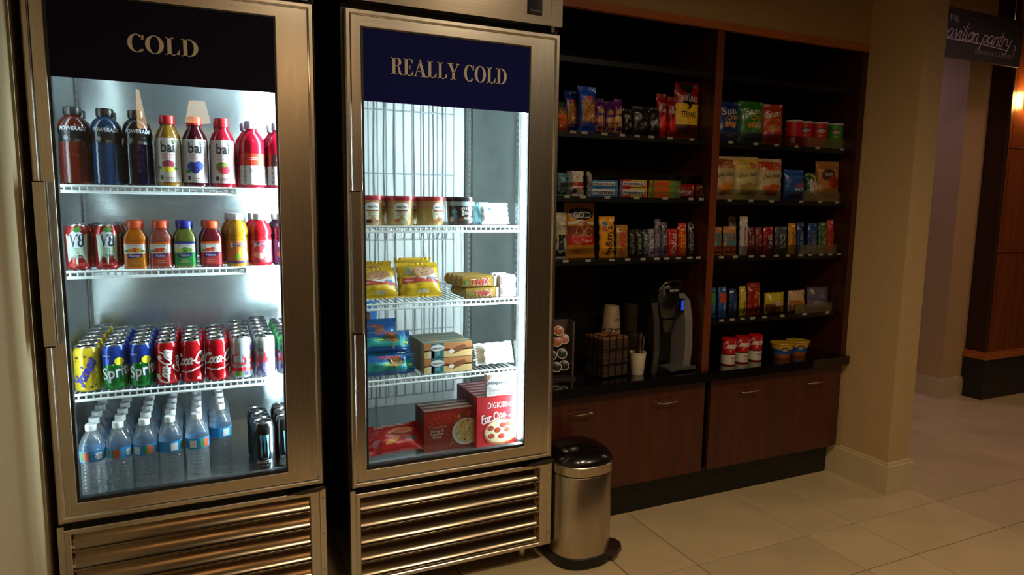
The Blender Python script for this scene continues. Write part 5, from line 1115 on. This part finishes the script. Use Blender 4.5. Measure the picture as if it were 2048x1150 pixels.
# coffee pod rack
rk = thing('coffee_pod_rack', 'tilted coffee pod rack beside the freezer', 'rack', (1.345, 2.36, CZ), -.15)
MB().box((-.115, .03, .0), (.005, .04, .235), M('#4a3c34', rough=.5)).build('back_board', rk); MB().box((-.12, -.05, 0), (.01, .05, .008), M('#2c2420', rough=.5)).build('foot', rk)
MB().box((.0, -.03, .008), (.007, .04, .235), M('#5a4a40', rough=.5)).build('side_board', rk)
CUPM = M('#c8c2b6', rough=.4); k_l = (('white coffee pod, top left of rack', -.055, .195, '#b86a4a'), ('white coffee pod with red lid, second row left', -.060, .150, '#b07058'), ('white coffee pod with red lid, second row right', -.030, .160, '#b87a62'), ('coffee pod with dark lid, third row right', -.038, .100, '#243a22'), ('coffee pod with dark lid, third row left', -.082, .095, '#2c3a28'), ('coffee pod with dark lid, bottom row left', -.060, .045, '#2a2a24'), ('coffee pod with dark lid, bottom row right', -.028, .050, '#24221e'))
for l, x, z, c in k_l:
    t = thing('coffee_pod', l, 'coffee pod', (1.345+x, 2.352+x*-.15, CZ+z), -.45, 'coffee pods in the rack', rx=PI/2-.25)
    lathe_part('pod_cup', [(.013, -.034, CUPM), (.0155, -.030, CUPM), (.0185, .008, CUPM), (.0212, .009, CUPM), (.0212, .0115, CUPM)], t, 20); lathe_part('foil_lid', [(.018, .0115, M(c, rough=.3)), (.017, .0122, M(c, rough=.3))], t, 20)
# sleeve basket
bk = thing('wire_basket', 'black wire basket holding a stack of brown cup sleeves', 'basket', (1.508, 2.335, CZ), .12)
m = MB(); WB_ = M('#0c0c0c', rough=.3, metal=.6)
for z in (.004, .06, .12, .178): m.tube([(-.072, -.062, z), (.072, -.062, z), (.072, .062, z), (-.072, .062, z), (-.072, -.062, z)], .0018, WB_)
for x in (-.072, -.036, 0, .036, .072):
    for y in (-.062, .062): m.tube([(x, y, .0), (x, y, .178)], .0018, WB_)
for y in (-.03, 0, .03):
    for x in (-.072, .072): m.tube([(x, y, .0), (x, y, .178)], .0018, WB_)
m.build('wire_frame', bk); m = MB(); m.tube([(-.05, -.062, .178), (-.03, -.066, .205), (.03, -.066, .205), (.05, -.062, .178)], .002, WB_); m.build('handle', bk)
sl = None
for k in range(17):
    c = M(('#3a261c', '#33211a', '#422a1d')[k % 3] if k < 16 else '#7a4a28', rough=.8)
    m = MB().prism([(-.066, .0), (-.062, -.0005), (.062, -.0005), (.066, .0), (.066, .0080), (-.066, .0080)], -.055, .055, c)
    o = m.build('cup_sleeve', loc=(1.508+random.uniform(-.002, .002), 2.335+random.uniform(-.002, .002), CZ+.0065+k*.0096), rot=(0, 0, .12+random.uniform(-.02, .02)))
    tag(o, 'tan flat cup sleeve on top of the basket stack' if k == 16 else 'brown flat cup sleeve in the wire basket stack', 'cup sleeve', 'cup sleeves in the wire basket')
# upturned cups behind
cs = thing('paper_cup_stack', 'upturned stack of tan paper cups behind the wire basket', 'cup stack', (1.602, 2.452, CZ)); KR = M('#8a7458', rough=.6)
for k in range(9): lathe_part('cup', [(.042, .012+k*.018, KR), (.0435, .014+k*.018, KR), (.0415, .018+k*.018, KR), (.0405, .030+k*.018, KR)] if k < 8 else [(.042, .156, KR), (.0435, .158, KR), (.0415, .162, KR), (.0320, .268, KR), (.0305, .270, KR)], cs, 24)
lathe_part('plastic_lid', [(.044, 0, FILM), (.046, .005, FILM), (.042, .011, FILM)], cs, 24)
p = Print(round_front(lambda v: .037)); p.text('cookies', .005, .215, .010, T2('#5a3a26'), wid=.03); p.build('print', cs)
# cup of stirrers
cu = thing('stirrer_cup', 'white paper cup full of wrapped stirrers before coffee maker', 'cup', (1.634, 2.290, CZ)); CW_ = M('#c0b49a', rough=.5)
pr = [(.025, 0, CW_), (.0262, .002, CW_), (.0345, .092, CW_), (.0365, .093, CW_), (.0365, .0955, CW_)]; lathe_part('cup_body', pr, cu, 24, caps=False); lathe_part('cup_base', [(.024, .001, CW_), (.0245, .003, CW_)], cu, 20)
p = Print(round_front(prof_r(pr))); p.rect(.014, .058, .034, .070, T2('#a8622a'), 1); p.build('print', cu)
rnd = random.Random(4)
for i in range(16):
    a = rnd.uniform(0, 6.28); r = rnd.uniform(.004, .020); l = rnd.uniform(.150, .185); x, y = r*math.cos(a), r*math.sin(a)
    c = M(rnd.choice(['#2a1c16', '#3a2a20', '#5a4a3c', '#1a1412']), rough=.25)
    o = MB().tube([(x*.5, y*.5, .004), (x*1.9, y*1.9, l)], .0026, c, 6).build('coffee_stirrer', loc=(1.634, 2.290, CZ))
    tag(o, 'thin dark wrapped stirrer standing in the white paper cup', 'stirrer', 'stirrers in the paper cup')
# coffee maker
KS = M('#8f8a84', rough=.35, metal=.5); KB = M('#0b0b0c', rough=.25, coat=.3)
km = thing('coffee_maker', 'black and silver single-serve coffee maker on the counter', 'coffee maker', (1.792, 2.375, CZ), .05)
def shell(x0, x1, name, KS=KS):
    m = MB(); m.prism([(-.10, 0), (.13, 0), (.13, .315), (.10, .325), (-.05, .325), (-.085, .30), (-.105, .22), (-.112, .10)], x0, x1, KS, axis='x'); return m.build(name, km)
shell(.064, .104, 'side_shell'); shell(-.104, -.078, 'side_shell', KB)
MB().prism([(-.085, .302), (-.1055, .222), (-.1125, .10), (-.1005, .0), (-.094, .0), (-.104, .10), (-.098, .22), (-.078, .298)], -.1045, -.0775, M('#4c4844', rough=.35, metal=.5), axis='x').build('edge_trim', km)
MB().box((-.078, -.02, .0), (.064, .125, .315), KB).build('core_body', km)
MB().prism([(-.085, .015), (.125, .015), (.125, 0), (-.115, 0), (-.115, .012)], -.078, .064, KB, axis='x').build('base', km)
MB().box((-.03, -.135, .008), (.108, -.05, .020), M('#8a8682', rough=.3, metal=.8)).build('drip_tray', km)
hd = MB().lathe([(.050, .225, KB), (.064, .245, KB), (.068, .30, KB), (.066, .345, KB), (.055, .372, KB), (.03, .380, KB)], 24, cx=-.010, cy=-.045, sx=1.0, sy=.95).build('brew_head', km, smooth=True)
MB().lathe([(.030, .165, KB), (.042, .19, KB), (.05, .225, KB)], 18, cx=-.005, cy=-.050).build('pod_holder', km, smooth=True)
MB().tube([(-.060, -.045, .315), (-.062, -.085, .365), (-.050, -.105, .388), (-.010, -.112, .394), (.030, -.105, .388), (.044, -.085, .365), (.042, -.045, .315)], .0055, CHROME, 8).build('lift_handle', km, smooth=True)
p = Print(flat_front(-.113), base=.0); p.text('KEURIG', -.010, .352, .010, T2('#b0b0b0'), wid=.05); p.build('name_lettering', hd)
MB().box((-.045, -.1125, .343), (.028, -.100, .361), KB).build('name_plate', hd)
MB().box((.040, -.098, .255), (.062, -.085, .312), KB).build('display_housing', km); MB().box((.044, -.0995, .262), (.058, -.098, .305), M('#2a4ae0', emit=.55)).build('display', km)
MB().box((.1045, -.06, .245), (.106, -.01, .262), CHROME).build('side_badge', km)
MB().box((-.135, -.03, .0), (-.1045, .11, .30), clear('tank', (.35, .36, .4), .08, .05)).build('water_tank', km)

# ------------------------------------------------------------------ waste bin
bn = thing('pedal_bin', 'brushed steel pedal bin with black lid on the tiled floor', 'waste bin', (1.232, 2.085, 0))
BS = M('#c4b9a8', rough=.28, metal=1.0, noise=.12, nscale=7.0, stretch=(40, 40, 1))
def se(r): return r
kw = dict(sx=.118, sy=.128, power=2.6)
MB().lathe([(.98, 0, BLACK), (1.02, .006, BLACK), (1.02, .040, BLACK), (.99, .043, BLACK)], 48, **kw).build('base_ring', bn, smooth=True)
MB().lathe([(.985, .042, BS), (.985, .342, BS), (.97, .345, BS)], 48, **kw).build('bin_body', bn, smooth=True)
MB().lathe([(.955, .344, BLACK), (.955, .350, BLACK)], 48, **kw).build('rim_gap', bn)
MB().lathe([(.99, .350, BS), (1.01, .352, BS), (1.01, .384, BS), (.99, .387, BS)], 48, **kw).build('rim_band', bn, smooth=True)
LB = M('#120c0b', rough=.22, coat=.3)
MB().lathe([(1.0, .386, LB), (1.005, .390, LB), (.97, .402, LB), (.84, .419, LB), (.6, .430, LB), (.3, .435, LB), (.05, .437, LB)], 48, **kw).build('lid', bn, smooth=True)
pd = MB(); pts = [(0, -.055), (.03, -.050), (.052, -.03), (.060, 0), (.052, .03), (.03, .050), (0, .055)]
pd.prism(pts, .022, .040, M('#2c1c18', rough=.25, coat=.3), axis='z'); pd.prism([(x*.9, y*.9) for x, y in pts], .040, .046, M('#2c1c18', rough=.25, coat=.3), axis='z')
pd.build('pedal', bn, loc=(.092, -.075, 0.006), rot=(0, -.12, -.75)); MB().box((.04, -.09, .004), (.11, -.05, .03), BLACK).build('pedal_arm', bn, rot=(0, 0, 0))
